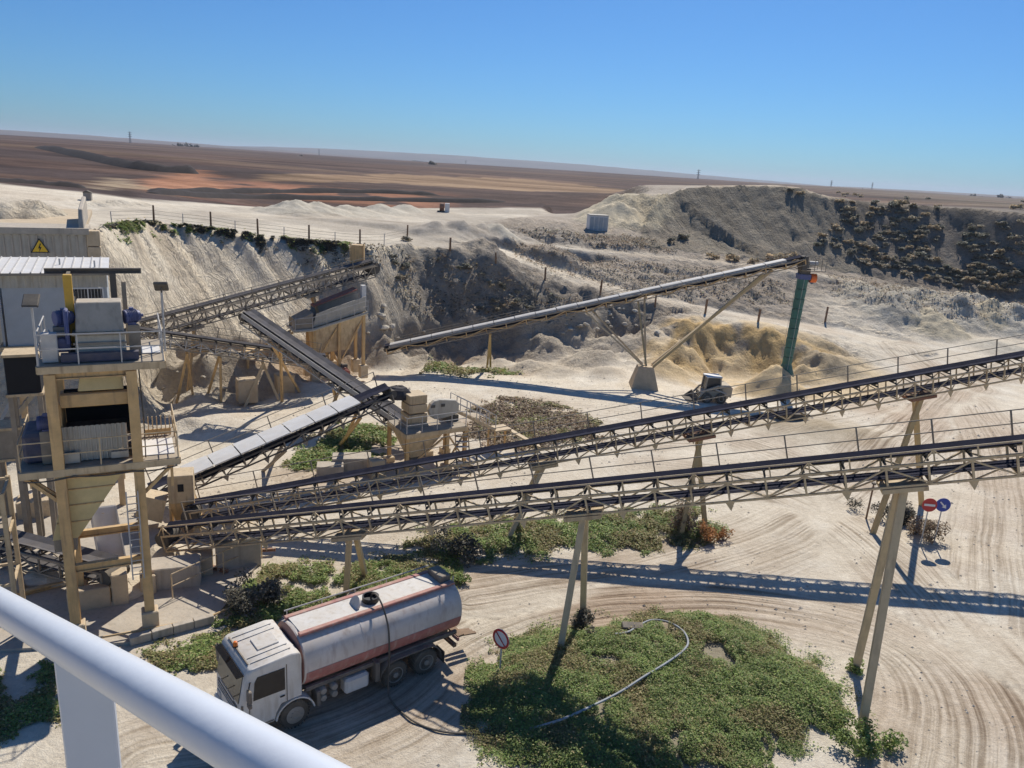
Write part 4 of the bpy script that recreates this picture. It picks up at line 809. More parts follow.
corrugated(MB(), -.62, 4.14, 11.98, 12.66, -.02, .3, .03).build('fascia', M['sheet_beige'], sh)
wd = MB(); [wd.box(c, d) for c, d in (((3.24, .0, 11.14), (1.4, .08, .07)), ((3.24, .0, 11.93), (1.4, .08, .07)), ((2.57, .0, 11.53), (.07, .08, .72)), ((3.91, .0, 11.53), (.07, .08, .72)), ((3.24, .0, 11.53), (.05, .08, .72)))]
wf = wd.build('window', M['white_sheet'], sh)
MB().box((3.24, .07, 11.53), (1.28, .03, .76)).build('pane', M['window_dark'], wf)
for k in range(9): MB().bar((2.66 + k * .145, -.02, 11.17), (2.66 + k * .145, -.02, 11.9), .02).build('window_bar', M['galv'], wf)
nrb = 12
for k in range(nrb):
    u = -.75 + k * 5.0 / nrb; MB().loft([[(u + .01, -.35, 12.70), (u + 5.0 / nrb - .01, -.35, 12.70), (u + 5.0 / nrb - .01, -.35, 12.74), (u + .01, -.35, 12.74)], [(u + .01, 4.3, 12.88), (u + 5.0 / nrb - .01, 4.3, 12.88), (u + 5.0 / nrb - .01, 4.3, 12.92), (u + .01, 4.3, 12.92)]]).build('roof_panel', M['white_sheet'], sh)
    MB().bar((u, -.36, 12.75), (u, 4.31, 12.93), .05, .07).build('roof_seam', M['galv'], sh)
MB().bar((-.8, -.38, 12.68), (4.3, -.38, 12.68), .05, .12).build('gutter', M['grey_steel'], sh)
for u, v in ((2.0, 2.0), (3.6, 1.2)): MB().tube((u, v, 12.8), (u, v, 13.15), .04, n=6).build('roof_vent', M['galv'], sh)
# annex beside it
an = thing('sheet_annex', 'small beige sheet annex with low dark opening left of the control shed', 'annex', (-25.2, 35.4, 0), RZ)
MB().box((-.9, 1.2, 10.2), (1.7, 2.4, 2.3)).build('wall', M['sheet_beige'], an); MB().box((-.6, -.03, 10.35), (.8, .06, .45)).build('opening', M['black_hole'], an)
MB().loft([[(-1.9, -.25, 11.4), (.1, -.25, 11.4), (.1, -.25, 11.55), (-1.9, -.25, 11.55)], [(-1.9, 2.6, 11.9), (.1, 2.6, 11.9), (.1, 2.6, 12.05), (-1.9, 2.6, 12.05)]]).build('roof', M['grey_steel'], an)
for u in (-1.6, -.2): column(an, u, .2, 0, 9.05, .26, 'tan_light', 'leg'); column(an, u, 2.2, 0, 9.05, .26, 'tan_light', 'leg')
MB().box((-.4, 1.0, 5.0), (2.6, 2.2, .15)).build('landing', M['grey_steel'], an)
stairs(an, (.4, .3, 5.05), (1.9, .3, 7.0), .8, 7, 'tan_light')
MB().bar((.1, .25, 5.2), (1.6, .25, 8.2), .14).build('inclined_beam', M['galv'], an)
# transfer box, and a black box painted for shaded openings under the shed
for (px, py, Y, sx, sy, sz, lb, m_) in ((14, 440, 33.5, 1.5, 1.2, 1.5, 'grey steel transfer box between the tower and the shed', 'grey_steel'), (24, 372, 33.0, 1.3, 1.2, 1.8, 'black box painted for the shaded openings under the shed floor', 'black_hole')):
    p = gy(px, py, Y); b = thing('transfer_and_shade_box', lb, 'chute box', (p.x, p.y, 0), RZ)
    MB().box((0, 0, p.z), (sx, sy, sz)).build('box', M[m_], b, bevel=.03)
    for u in (-sx / 2 + .1, sx / 2 - .1):
        for v in (-sy / 2 + .1, sy / 2 - .1): column(b, u, v, 0, p.z - sz / 2, .2, 'grey_steel', 'leg')
    for zz in (-.5, .5): MB().box((0, 0, p.z + zz * sz), (sx + .14, sy + .14, .12)).build('rim', M['tan_light'], b)
# ---- tipping ramp with ribbed retaining wall
rp_ = thing('retaining_wall', 'ribbed concrete retaining wall of the tipping ramp with flat slab top', 'retaining wall', (-33.0, 48.3, 0), RZ)
MB().box((-1.5, .4, 6.5), (13.3, .6, 13.2)).build('wall', M['sheet_beige'], rp_)
for k in range(30): MB().box((-8.0 + k * .45, .07, 6.5), (.11, .1, 13.1)).build('rib', M['concrete'], rp_)
MB().box((-1.6, 1.5, 13.32), (13.9, 3.2, .4)).build('slab_edge', M['concrete'], rp_)
MB().box((-1.6, 10.0, 13.32), (13.4, 13.8, .36)).build('ramp_slab', M['rock_block'], rp_)
MB().loft([[(4.75, 0.2, 13.5), (5.1, 0.2, 13.5), (5.1, 8.0, 13.5), (4.75, 8.0, 13.5)], [(4.8, 0.9, 14.7), (5.05, .9, 14.7), (5.05, 8.0, 15.1), (4.8, 8.0, 15.1)]]).build('parapet', M['concrete'], rp_, bevel=.05)
tri = lambda r, y: [(2.5 + r * math.cos(a), y, 12.25 + r * math.sin(a)) for a in (math.pi / 2, math.pi * 7 / 6, math.pi * 11 / 6)]
ws = thing('warning_sign', 'yellow triangular warning sign fixed to the ribbed concrete wall', 'warning sign', (-33.0, 48.3, 0), RZ)
MB().ext(tri(.62, .0), (0, -.03, 0)).build('border', M['sign_black'], ws); MB().ext(tri(.50, -.035), (0, -.01, 0)).build('panel', M['sign_yellow'], ws)
MB().ext([(2.53, -.05, 12.52), (2.40, -.05, 12.22), (2.49, -.05, 12.22), (2.44, -.05, 11.98), (2.60, -.05, 12.30), (2.51, -.05, 12.30), (2.58, -.05, 12.52)], (0, -.006, 0)).build('bolt_symbol', M['sign_black'], ws)
pr = thing('masonry_pier', 'stepped masonry pier at the end of the ribbed retaining wall', 'pier', (-33.0, 48.3, 0), RZ)
for k in range(13):
    MB().box((5.55 + .02 * (k % 2), .5, .5 + k * 1.03), (.8 - .02 * (k % 3), .9, .98)).build('block', M['rock_block'], pr, bevel=.03)
# ---- screen house at the back
sc = thing('screen_house', 'tan inclined screen over a hopper on legs below the dark scrub face', 'screening plant', (-17.6, 64.6, 0), rad(30))
hz_ = lambda u: 4.55 + .26 * u
MB().loft([[(.6, .5, 2.3), (3.6, .5, 2.5), (3.6, 1.8, 2.5), (.6, 1.8, 2.3)], [(.3, 0, hz_(.3)), (5.0, 0, hz_(5.0)), (5.0, 2.4, hz_(5.0)), (.3, 2.4, hz_(.3))]]).build('hopper_body', M['tan_light'], sc)
MB().pipe([(-1.3, -.1, 4.5), (.2, -.1, 4.55), (5.1, -.1, hz_(5.1)), (5.1, 2.5, hz_(5.1)), (.2, 2.5, 4.55), (-1.3, 2.5, 4.5), (-1.3, -.1, 4.5)], .13, 5).build('rim', M['sheet_beige'], sc)
MB().loft([[(-1.2, 0, 4.45), (.3, 0, 4.5), (.3, 2.4, 4.5), (-1.2, 2.4, 4.45)], [(-1.2, 0, 5.4), (.3, 0, 6.0), (.3, 2.4, 6.0), (-1.2, 2.4, 5.4)]]).build('feed_box', M['grey_steel'], sc)
for v in (.15, 2.25): MB().ext([(.3, v, 4.7), (5.0, v, 6.0), (5.0, v, 7.3), (.6, v, 5.9)], (0, .08, 0)).build('screen_side', M['sheet_beige'], sc)
MB().ext([(.5, .25, 5.2), (5.0, .25, 6.4), (5.0, .25, 6.47), (.5, .25, 5.27)], (0, 2.0, 0)).build('screen_mesh', M['dark_steel'], sc)
MB().ext([(.7, 1.2, 6.3), (4.6, 1.2, 7.7), (4.6, 1.2, 7.78), (.7, 1.2, 6.38)], (0, 1.2, 0)).build('red_cover', M['red_strip'], sc)
MB().ext([(.7, 2.35, 5.7), (4.6, 2.35, 7.1), (4.6, 2.35, 7.7), (.7, 2.35, 6.3)], (0, .06, 0)).build('cover_side', M['sheet_beige'], sc)
MB().box((5.05, 1.0, 7.2), (.4, .5, 1.9)).build('end_post', M['white_sheet'], sc)
for u, v in ((.4, .1), (2.6, .1), (4.8, .1), (.4, 2.3), (2.6, 2.3), (4.8, 2.3)):
    MB().box((u, v, .5), (.7, .7, 1.2)).build('pedestal', M['rock_block'], sc, bevel=.04); column(sc, u, v, 1.1, hz_(u) - .1, .26)
for u in (.4, 2.6): MB().bar((u, .1, 1.3), (u + 2.2, .1, hz_(u + 2.2) - .3), .12).build('cross_brace', M['tan'], sc)
railing(sc, [(-1.3, -.2, 4.6), (.2, -.2, 4.65), (5.1, -.2, hz_(5.1) + .1)], 1.0, 'galv', 1.2)
stairs(sc, (-1.4, .5, 4.4), (-3.9, .5, 3.0), .8, 6, 'tan'); railing(sc, [(-1.4, .1, 4.45), (-3.9, .1, 3.05)], 1.0, 'galv', 1.2)
MB().box((-4.6, .6, 2.95), (1.5, 1.4, .1)).build('landing', M['tan'], sc); [column(sc, u, v, 0, 2.9, .16) for u, v in ((-5.2, .05), (-4.0, .05), (-5.2, 1.2), (-4.0, 1.2))]
bxp = gy(358, 254, 71.5)
hb = thing('head_chute', 'small tan chute box at the top of the grey lattice conveyor', 'chute box', bxp)
MB().box((0, 0, 0), (1.1, 1.0, 1.7)).build('box', M['tan'], hb, bevel=.03); MB().box((0, 0, -1.1), (1.3, 1.2, .5)).build('hood', M['grey_steel'], hb)
for x in (-.6, .6): MB().bar((x, -.55, -.9), (x, -.55, 1.0), .08).build('frame_post', M['tan'], hb)
# red pump and motor stands by the screen house
pp = gz(345, 380); pu = thing('pump_unit', 'small red and black motor unit beside the screen house legs', 'motor', (pp.x, pp.y, ground(pp.x, pp.y)), .4)
MB().box((0, 0, .35), (.7, 1.2, .7)).build('frame', M['dark_steel'], pu, bevel=.03); motor(pu, (0, -.2, 1.0), (0, 1, 0), .35, .9, 'red_strip'); MB().box((0, .5, 1.15), (.6, .4, .9)).build('guard', M['dark_steel'], pu, bevel=.05)
# ---- crusher station in the middle
ct = thing('crusher_station', 'tan crusher station with hopper, railed deck and stairs at the top of the white covers', 'crusher station', (-6.3, 44.7, 0), rad(33))
MB().box((2.15, 1.45, 2.75), (4.3, 2.9, .1)).build('deck', M['grey_steel'], ct)
for v in (0, 2.9): MB().bar((0, v, 2.62), (4.3, v, 2.62), .1, .28).build('edge_beam', M['tan_light'], ct)
for u in (0, 4.3): MB().bar((u, 0.05, 2.62), (u, 2.85, 2.62), .1, .28).build('edge_beam', M['tan_light'], ct)
MB().loft([[(.6, .6, .95), (1.5, .6, .95), (1.5, 1.5, .95), (.6, 1.5, .95)], [(.12, .1, 2.48), (2.6, .1, 2.48), (2.6, 2.6, 2.48), (.12, 2.6, 2.48)]]).build('hopper_body', M['tan_light'], ct)
MB().box((1.0, 1.05, .75), (.8, .8, .4)).build('outlet', M['dark_steel'], ct)
for u, v in ((.1, .1), (2.9, .1), (4.2, .1), (.1, 2.8), (2.9, 2.8), (4.2, 2.8)):
    MB().box((u, v, .1), (.6, .6, .5)).build('pedestal', M['rock_block'], ct, bevel=.03); column(ct, u, v, .35, 2.5, .22)
MB().bar((0.1, 0.05, .5), (2.9, .05, 2.4), .1).build('cross_brace', M['tan'], ct); MB().bar((2.9, .05, .5), (4.2, .05, 2.4), .1).build('cross_brace', M['tan'], ct); MB().bar((4.2, .05, .5), (2.9, .05, 2.4), .1).build('cross_brace', M['tan'], ct)
railing(ct, [(.05, 2.85, 2.8), (.05, .05, 2.8), (4.2, .05, 2.8)], 1.0, 'galv', 1.1)
stairs(ct, (4.2, .7, 2.75), (3.3, -1.6, .1), .85, 10, 'tan')
stairs(ct, (4.3, 2.0, 3.3), (7.4, 2.0, 1.6), .9, 9, 'tan_light'); railing(ct, [(4.3, 1.55, 3.35), (7.4, 1.55, 1.65)], 1.0, 'galv', .9); railing(ct, [(4.3, 2.45, 3.35), (7.4, 2.45, 1.65)], 1.0, 'galv', .9)
MB().bar((7.4, 1.55, 1.5), (7.4, 1.55, 0), .1).build('stair_post', M['tan'], ct); MB().bar((7.4, 2.45, 1.5), (7.4, 2.45, 0), .1).build('stair_post', M['tan'], ct)
MB().box((8.0, 2.0, 1.5), (1.3, 1.1, .1)).build('landing', M['tan_light'], ct); MB().bar((8.5, 2.0, 1.45), (8.5, 2.0, 0), .12).build('stair_post', M['tan'], ct)
MB().bar((8.6, 1.5, 1.4), (10.6, .6, .15), .8, .12).build('gang_plank', M['tan_light'], ct)
cb = thing('impact_crusher', 'tan block-built crusher box with pale round belt guard on the station deck', 'crusher', (-6.3, 44.7, 2.8), rad(33))
for k, (w, z) in enumerate(((1.3, .55), (1.25, 1.2), (1.2, 1.8))): MB().box((1.25, 1.6, z), (w, 1.25, .56)).build('housing_block', M['tan_light'], cb, bevel=.03)
MB().loft([[(.4, .9, .0), (2.0, .9, .0), (2.0, 2.2, .0), (.4, 2.2, .0)], [(.65, 1.0, .28), (1.85, 1.0, .28), (1.85, 2.2, .28), (.65, 2.2, .28)]]).build('base', M['grey_steel'], cb)
gd = [(0, .62), (.35, .68), (.75, .64), (1.5, .52), (1.75, .3), (1.75, -.25), (1.5, -.45), (.75, -.58), (.35, -.62), (0, -.58), (-.28, -.4), (-.42, 0), (-.28, .42)]
MB().ext([(2.35 + a, .85, 1.0 + b) for a, b in gd], (0, .4, 0)).build('belt_guard', M['sheet_beige'], cb, bevel=.04)
motor(cb, (3.85, 1.6, .75), (0, 1, 0), .33, .8, 'grey_steel'); MB().box((3.8, 1.6, .2), (.9, .9, .4)).build('motor_base', M['dark_steel'], cb)
for sx_ in (2.2, 2.9): MB().box((sx_, .82, 1.3), (.28, .02, .18)).build('guard_vent', M['dark_steel'], cb)
# dark stone lying on the belt head
def lump(name, label, cat, c, sx, sy, sz, m_, seed, n=9):
    rr = random.Random(seed); mb = MB(); rings = []
    for k in range(5):
        f = k / 4.0; rr_ = math.cos(f * math.pi / 2) ** .7 if k < 4 else .08
        rings.append([(sx * rr_ * rr.uniform(.85, 1.12) * math.cos(a), sy * rr_ * rr.uniform(.85, 1.12) * math.sin(a), sz * math.sin(f * math.pi / 2) * rr.uniform(.9, 1.08)) for a in [2 * math.pi * i / n for i in range(n)]])
    o = mb.loft(rings).build(name, m_, None, loc=c); o.rotation_euler = (0, 0, rr.uniform(0, 6)); return tag(o, label, cat)
q = gy(398, 391, 47.0); lump('stone_heap', 'black wet stone heaped at the head of the white covered conveyor', 'stone heap', (q.x, q.y, q.z - .4), 1.1, .7, .75, M['coal'], 5)
# transfer chute where the long conveyors start
tc = gz(184, 526); t_ = thing('transfer_chute', 'tan transfer chute box standing at the tail ends of the long conveyors', 'chute', (tc.x, tc.y, 0), rad(20))
MB().box((0, 0, 2.3), (1.2, 1.2, 1.5)).build('upper_box', M['tan_light'], t_, bevel=.03); MB().box((0, -.61, 2.4), (.28, .03, .4)).build('hatch', M['black_hole'], t_)
MB().loft([[(-.35, -.4, .55), (.9, -.4, .55), (.9, .4, .55), (-.35, .4, .55)], [(-.6, -.58, 1.55), (.6, -.58, 1.55), (.6, .58, 1.55), (-.6, .58, 1.55)]]).build('lower_funnel', M['tan'], t_)
MB().loft([[(-2.2, -.5, 1.0), (-1.0, -.5, .5), (-1.0, .6, .5), (-2.2, .6, 1.0)], [(-1.9, -.5, 2.1), (-.7, -.5, 1.7), (-.7, .6, 1.7), (-1.9, .6, 2.1)]]).build('side_funnel', M['tan_light'], t_)
for x, y in ((-.55, -.55), (.55, -.55), (-.55, .55), (.55, .55)): MB().bar((x, y, 0), (x, y, 1.6), .1).build('leg', M['tan'], t_)
# inclined chute sheet between tower and conveyor
cs = thing('chute_sheet', 'white sheet chute sloping down behind the tower columns', 'chute', (gz(116, 590).x, gz(116, 590).y, 0), rad(27))
MB().ext([(-.5, 0, 1.0), (.5, 0, 1.0), (.2, 1.6, 3.3), (-.8, 1.6, 3.3)], (0, .05, .05)).build('sheet', M['white_sheet'], cs); MB().bar((-.5, 0, 1.0), (-.8, 1.6, 3.3), .06, .3).build('side_wall', M['galv'], cs); MB().bar((.5, 0, 1.0), (.2, 1.6, 3.3), .06, .3).build('side_wall', M['galv'], cs)
for x in (-.4, .4): MB().bar((x, .1, 0), (x, .1, 1.05), .08).build('leg', M['tan'], cs)
MB().bar((-.3, 1.5, 0), (-.3, 1.5, 3.1), .1).build('leg', M['tan'], cs)
# ---- concrete slab and blocks round the tower
spts = [gz(*p, .0) for p in ((-120, 660), (130, 645), (214, 622), (258, 566), (150, 522), (-120, 500))]
tag(MB().ext([(p.x, p.y, -.2) for p in spts], (0, 0, .34)).build('concrete_slab', M['concrete']), kind='structure', label='concrete slab under the tower')
kb = MB(); a, b, c = spts[1], spts[2], spts[3]
kk = thing('concrete_kerb', 'low pale concrete kerb along the edge of the slab', 'kerb', (a.x, a.y, 0))
for p, q, n in ((a, b, 4),):
    for i in range(n): MB().bar(p.lerp(q, i / n) - a + Z * .2, p.lerp(q, (i + .97) / n) - a + Z * (.2 + random.uniform(-.01, .01)), .3, .36).build('kerb_stone', M['concrete'], kk, bevel=.02)
for (px, py, sx, sy, sz, rz_, lb) in ((118, 607, .62, .7, 1.5, 27, 'upright concrete block behind the right tower column'), (172, 590, 2.1, 1.2, 1.1, 20, 'wide concrete machine base right of the tower'), (196, 578, 1.2, 1.0, 1.0, 20, 'square concrete base next to the wide machine base'),
                                     (238, 570, 2.0, .35, 1.5, 33, 'tan concrete wall stub under the conveyor tail'), (30, 520, 1.5, 1.2, 1.0, 27, 'tan concrete block left of the cream hopper'), (88, 612, 1.6, .5, 1.0, 27, 'low concrete wall between the tower columns'),
                                     (375, 478, .9, .8, 1.1, 33, 'square stone base under the crusher station corner'), (245, 400, 1.5, 1.2, 1.6, 30, 'grey concrete block under the level lattice conveyor'), (283, 392, 1.4, 1.2, 1.4, 30, 'grey concrete block behind the splayed legs')):
    p = gz(px, py); o = MB().box((0, 0, 0), (sx, sy, sz + .3)).build('concrete_block', M['rock_block' if sx < 1.8 else 'concrete'], None, bevel=.04, loc=(p.x, p.y + sy * .4, sz / 2 - .1)); o.rotation_euler = (0, 0, rad(rz_)); tag(o, lb, 'concrete block')
fb = gz(330, 478); fd = thing('foundation_blocks', 'L-shaped low concrete foundation in the grass under the white covers', 'foundation', (fb.x, fb.y, 0), rad(12))
MB().box((0, .3, .35), (1.6, 1.0, .9)).build('block', M['concrete'], fd, bevel=.03); MB().box((1.3, 1.3, .45), (2.4, 1.2, 1.0)).build('block', M['concrete'], fd, bevel=.03); MB().box((2.9, .9, .3), (1.1, .9, .8)).build('block', M['rock_block'], fd, bevel=.03)
p0, p1, p2 = gz(173, 601), gz(224, 577), gz(262, 560)
gr = thing('guard_railing', 'thin tubular guard railing beside the slab kerb', 'railing', p0); railing(gr, [Vector((0, 0, .1)), p1 - p0 + Z * .1, p2 - p0 + Z * .1], 1.2, 'tan_light', 3.0)
# floodlights
def flood(name, label, p, base, face):
    f = thing(name, label, 'floodlight', base, face)
    hgt_ = p.z - base[2]
    MB().tube((0, 0, 0), (0, 0, hgt_), .04, n=8).build('pole', M['galv'], f); Mx = Matrix.Rotation(rad(-55), 3, 'X')
    MB().box((0, 0, hgt_ + .15), (.5, .12, .6), Mx).build('lamp_head', M['dark_steel'], f, bevel=.03); MB().box((0, -.06, hgt_ + .10), (.42, .02, .5), Mx).build('lens', M['galv'], f)
    MB().bar((0, 0, hgt_ - .1), (0, .15, hgt_ + .1), .05).build('bracket', M['dark_steel'], f)
O_ = Vector((-16.85, 25.8, 0)); uu = Vector((math.cos(RZ), math.sin(RZ), 0)); vv = Vector((-math.sin(RZ), math.cos(RZ), 0))
b_ = O_ + uu * .25 - vv * .1 + Z * 11.3; flood('floodlight', 'pale floodlight on the corner post of the upper deck railing', b_ + Z * 2.2, b_, rad(20))
b_ = O_ + uu * 4.3 + vv * 1.5 + Z * 11.3; flood('floodlight', 'dark floodlight on a thin pole in front of the gullied face', gy(158, 290, b_.y), (b_.x + .1, b_.y, 11.3), rad(200))

# pipes, cables and clutter round the tower
def cable(name, label, cat, pts, r_, m_, sag=.25):
    P_ = []
    for a, b in zip(pts[:-1], pts[1:]):
        a = Vector(a); b = Vector(b)
        for k in range(8): t = k / 8; P_.append(a.lerp(b, t) - Z * sag * 4 * t * (1 - t))
    P_.append(Vector(pts[-1])); o = P_[0].copy(); return tag(MB().pipe([p - o for p in P_], r_, 6).build(name, M[m_], None, smooth=True, loc=o), label, cat)
TW = lambda u, v, z: O_ + uu * u + vv * v + Z * z
cable('power_cable', 'black power cable slung from the shed to the upper deck', 'cable', [(-22.0, 37.8, 11.8), TW(1.0, 3.4, 12.3), TW(1.1, 1.6, 12.4)], .03, 'hose_black', .4)
cable('power_cable', 'black cable hanging down beside the right tower column', 'cable', [TW(3.4, .3, 11.2), TW(3.45, .1, 9.0), TW(3.42, .05, 7.5)], .025, 'hose_black', .05)
cable('power_cable', 'dark cable running along the lower deck edge', 'cable', [TW(-.6, -.22, 7.1), TW(1.0, -.22, 7.15), TW(2.9, -.22, 7.1), TW(4.5, -.22, 7.15)], .028, 'hose_black', .08)
cable('dust_pipe', 'pale dust suppression pipe climbing the back of the tower', 'pipe', [TW(.2, 3.3, .3), TW(.2, 3.3, 6.8), TW(.2, 3.25, 10.5), TW(.9, 2.2, 11.9)], .06, 'galv', 0)
cable('water_pipe', 'thin tan pipe along the foot of the tower columns', 'pipe', [TW(.2, -.35, .35), TW(3.4, -.4, .35), TW(5.5, -.2, .3), TW(7.5, .8, .3)], .045, 'tan', 0)
for i, (px, py, w, l, rz_, lb) in enumerate(((40, 590, .2, 3.2, 40, 'loose steel beam lying on the slab left of the tower'), (205, 566, .16, 2.6, -20, 'loose tan beam lying beside the conveyor tail'), (95, 575, .18, 2.2, 70, 'short steel beam lying behind the tower columns'), (250, 552, .14, 2.4, 15, 'thin beam lying under the near long conveyor tail'))):
    p = gz(px, py, .2); o = thing('loose_beam', lb, 'beam', (p.x, p.y, .26), rad(rz_)); hbeam(MB(), (-l / 2, 0, 0), (l / 2, 0, 0), w, w).build('beam', M['rust' if i % 2 else 'tan'], o, bevel=0); MB().box((l / 2 - .1, 0, w * .1), (.06, w * .9, w * .9)).build('end_plate', M['grey_steel'], o)
for i, (px, py, w, h, lb) in enumerate(((128, 590, 1.3, .5, 'small heap of spilled fines on the slab behind the right column'), (60, 575, 1.5, .6, 'heap of spilled fines under the feed conveyor'), (165, 556, 1.2, .5, 'small spill heap at the tail of the near long conveyor'), (215, 530, 1.2, .6, 'spill heap at the tail of the dark conveyor'), (0, 588, 1.4, .5, 'pale spill heap left of the tower'))):
    p = gz(px, py, .1); lump('spill_heap', lb, 'spill heap', (p.x, p.y, .08), w, w * .8, h, M['spill'], 80 + i, 12)
mat_frame = thing('pipe_rack', 'light steel frame rack standing left of the tower', 'steel frame', TW(-3.2, 1.2, 0), RZ)
for u, v in ((0, 0), (1.7, 0), (0, 1.8), (1.7, 1.8)): column(mat_frame, u, v, 0, 6.2, .16, 'tan_light', 'post')
for z in (2.4, 4.4, 6.1):
    for v in (0, 1.8): MB().bar((.08, v, z), (1.62, v, z), .1).build('rail', M['tan_light'], mat_frame)
    for u in (0, 1.7): MB().bar((u, .08, z - .06), (u, 1.72, z - .06), .1).build('rail', M['tan_light'], mat_frame)
MB().bar((0, 0, 2.4), (1.7, 0, 4.4), .07).build('cross_brace', M['grey_steel'], mat_frame); MB().box((.85, .9, 4.5), (1.7, 1.8, .05)).build('grating', M['grey_steel'], mat_frame); railing(mat_frame, [(0, -.05, 4.5), (1.7, -.05, 4.5)], 1.0, 'tan_light', .9)
# ------------------------------------------------------------------ finding a spot on the terrain under a pixel
def hit(px, py, far=420):
    d = ray(px, py).normalized(); t = 8.0; last = t
    while t < far:
        p = CAMP + d * t
        if p.z < ground(p.x, p.y):
            a, b = last, t
            for _ in range(12):
                m_ = (a + b) / 2; q = CAMP + d * m_
                if q.z < ground(q.x, q.y): b = m_
                else: a = m_
            q = CAMP + d * b; q.z = ground(q.x, q.y); return q
        last = t; t += max(.25, t * .006)
    return CAMP + d * far
# ------------------------------------------------------------------ tanker lorry
TR = rad(219.3); ft = gz(295, 728); hx_, hy_ = math.cos(TR), math.sin(TR)
tk = thing('tanker_truck', 'dusty white and red tanker truck parked on the track below the conveyor', 'truck', (ft.x + hy_ * 1.12, ft.y - hx_ * 1.12, .05), TR)
def wheel(x, y, dual=False):
    s = 1 if y > 0 else -1; w = .56 if dual else .32; R = .52; yo = y; yi = y - s * w
    pf = [(R * .62, 0), (R * .92, .02), (R, .07), (R, w - .07), (R * .92, w - .02), (R * .62, w)]
    t = MB().lathe([(a, -s * b) for a, b in pf], (x, yo, R), 'y', 26).build('wheel', M['rubber'], tk, smooth=40)
    if dual: MB().lathe([(R * 1.005, -s * .25), (R * .8, -s * .28), (R * 1.005, -s * .31)], (x, yo, R), 'y', 26).build('dual_gap', M['black_hole'], t)
    MB().lathe([(.30, -s * .0), (.32, s * .012), (.29, s * .02), (.26, -s * .1 if dual else s * .03), (.11, -s * .1 if dual else s * .05), (.10, s * .04), (.0, s * .05)] if True else [], (x, yo, R), 'y', 20).build('rim', M['hub'], t, smooth=40)
    for k in range(8):
        a = k * math.pi / 4; MB().tube((x + .17 * math.cos(a), yo + s * (-.1 if dual else .04), R + .17 * math.sin(a)), (x + .17 * math.cos(a), yo + s * (-.06 if dual else .07), R + .17 * math.sin(a)), .025, n=6).build('wheel_nut', M['hub'], t)
    k = R / 16
    tr_ = MB()
    for i in range(26):
        a = 2 * math.pi * (i + .5) / 26
        tr_.box((x + (R + .004) * math.cos(a), yo - s * w / 2, R + (R + .004) * math.sin(a)), (.05, w * .8, .03), Matrix.Rotation(-a + math.pi / 2, 3, 'Y'))
    tr_.build('tread', M['rubber'], t)
wheel(0, 1.18); wheel(0, -1.18)
for x in (-3.9, -5.25): wheel(x, 1.2, True); wheel(x, -1.2, True)
# cab
def side_prof(y, inset=0): return [(1.40 - inset, y, .62), (1.42 - inset, y, 1.1), (1.40 - inset, y, 1.62), (1.18 - inset, y, 2.72), (1.05 - inset, y, 2.88), (-.35, y, 2.97), (-.66, y, 2.90), (-.70, y, 2.7), (-.70, y, 1.22), (.02, y, 1.2), (.2, y, .9), (.28, y, .62)]
cab = MB().loft([side_prof(-1.20, .10), side_prof(-1.12), side_prof(1.12), side_prof(1.20, .10)]).build('cab', M['truck_white'], tk, smooth=28, bevel=.03)
def wq(name, pts, m_, off, par=cab): return MB().ext(pts, off).build(name, M[m_], par)
wq('windscreen', [(1.40, -1.03, 1.68), (1.40, 1.03, 1.68), (1.20, .98, 2.62), (1.20, -.98, 2.62)], 'windscreen', (.022, 0, .006))
for s in (-1, 1):
    wq('side_window', [(.98, s * 1.203, 1.72), (.92, s * 1.203, 2.38), (.82, s * 1.203, 2.56), (-.10, s * 1.203, 2.56), (-.10, s * 1.203, 1.72)], 'glass', (0, s * .012, 0))
    wq('door_seam', [(-.18, s * 1.205, 1.22), (-.15, s * 1.205, 1.22), (-.15, s * 1.205, 2.66), (-.18, s * 1.205, 2.66)], 'chassis', (0, s * .006, 0)); wq('door_seam', [(1.10, s * 1.203, 1.22), (1.13, s * 1.203, 1.22), (1.12, s * 1.203, 1.7), (1.09, s * 1.203, 1.7)], 'chassis', (0, s * .006, 0))
    MB().box((.0, s * 1.225, 1.5), (.16, .03, .04)).build('door_handle', M['sign_black'], cab)
    MB().box((.55, s * 1.0, .7), (.5, .4, .06)).build('step', M['chassis'], cab)
    mr = MB().bar((1.05, s * 1.18, 2.45), (1.22, s * 1.48, 2.4), .035).bar((1.05, s * 1.18, 1.75), (1.22, s * 1.48, 1.8), .035).bar((1.22, s * 1.48, 1.75), (1.22, s * 1.48, 2.45), .03).build('mirror_arm', M['sign_black'], cab)
    MB().box((1.2, s * 1.48, 2.15), (.12, .24, .46)).build('mirror', M['chassis'], mr, bevel=.03); MB().box((1.2, s * 1.48, 1.82), (.11, .22, .16)).build('wide_mirror', M['chassis'], mr, bevel=.02)
    MB().loft([[(-.45 + .66 * math.cos(a), s * .82, .52 + .66 * math.sin(a)), (-.45 + .66 * math.cos(a), s * 1.24, .52 + .66 * math.sin(a)), (-.45 + .71 * math.cos(a), s * 1.24, .52 + .71 * math.sin(a)), (-.45 + .71 * math.cos(a), s * .82, .52 + .71 * math.sin(a))] for a in [rad(8 + 164 * k / 12) for k in range(13)]]).build('front_fender', M['truck_white'], cab, smooth=30)
    MB().box((1.425, s * .86, .92), (.05, .34, .2)).build('headlight', M['galv'], cab, bevel=.015)
    MB().box((1.32, s * 1.16, 1.42), (.1, .06, .5)).build('corner_deflector', M['chassis'], cab, bevel=.02)
wq('grille', [(1.425, -.9, 1.15), (1.425, .9, 1.15), (1.415, .9, 1.52), (1.415, -.9, 1.52)], 'chassis', (.012, 0, 0))
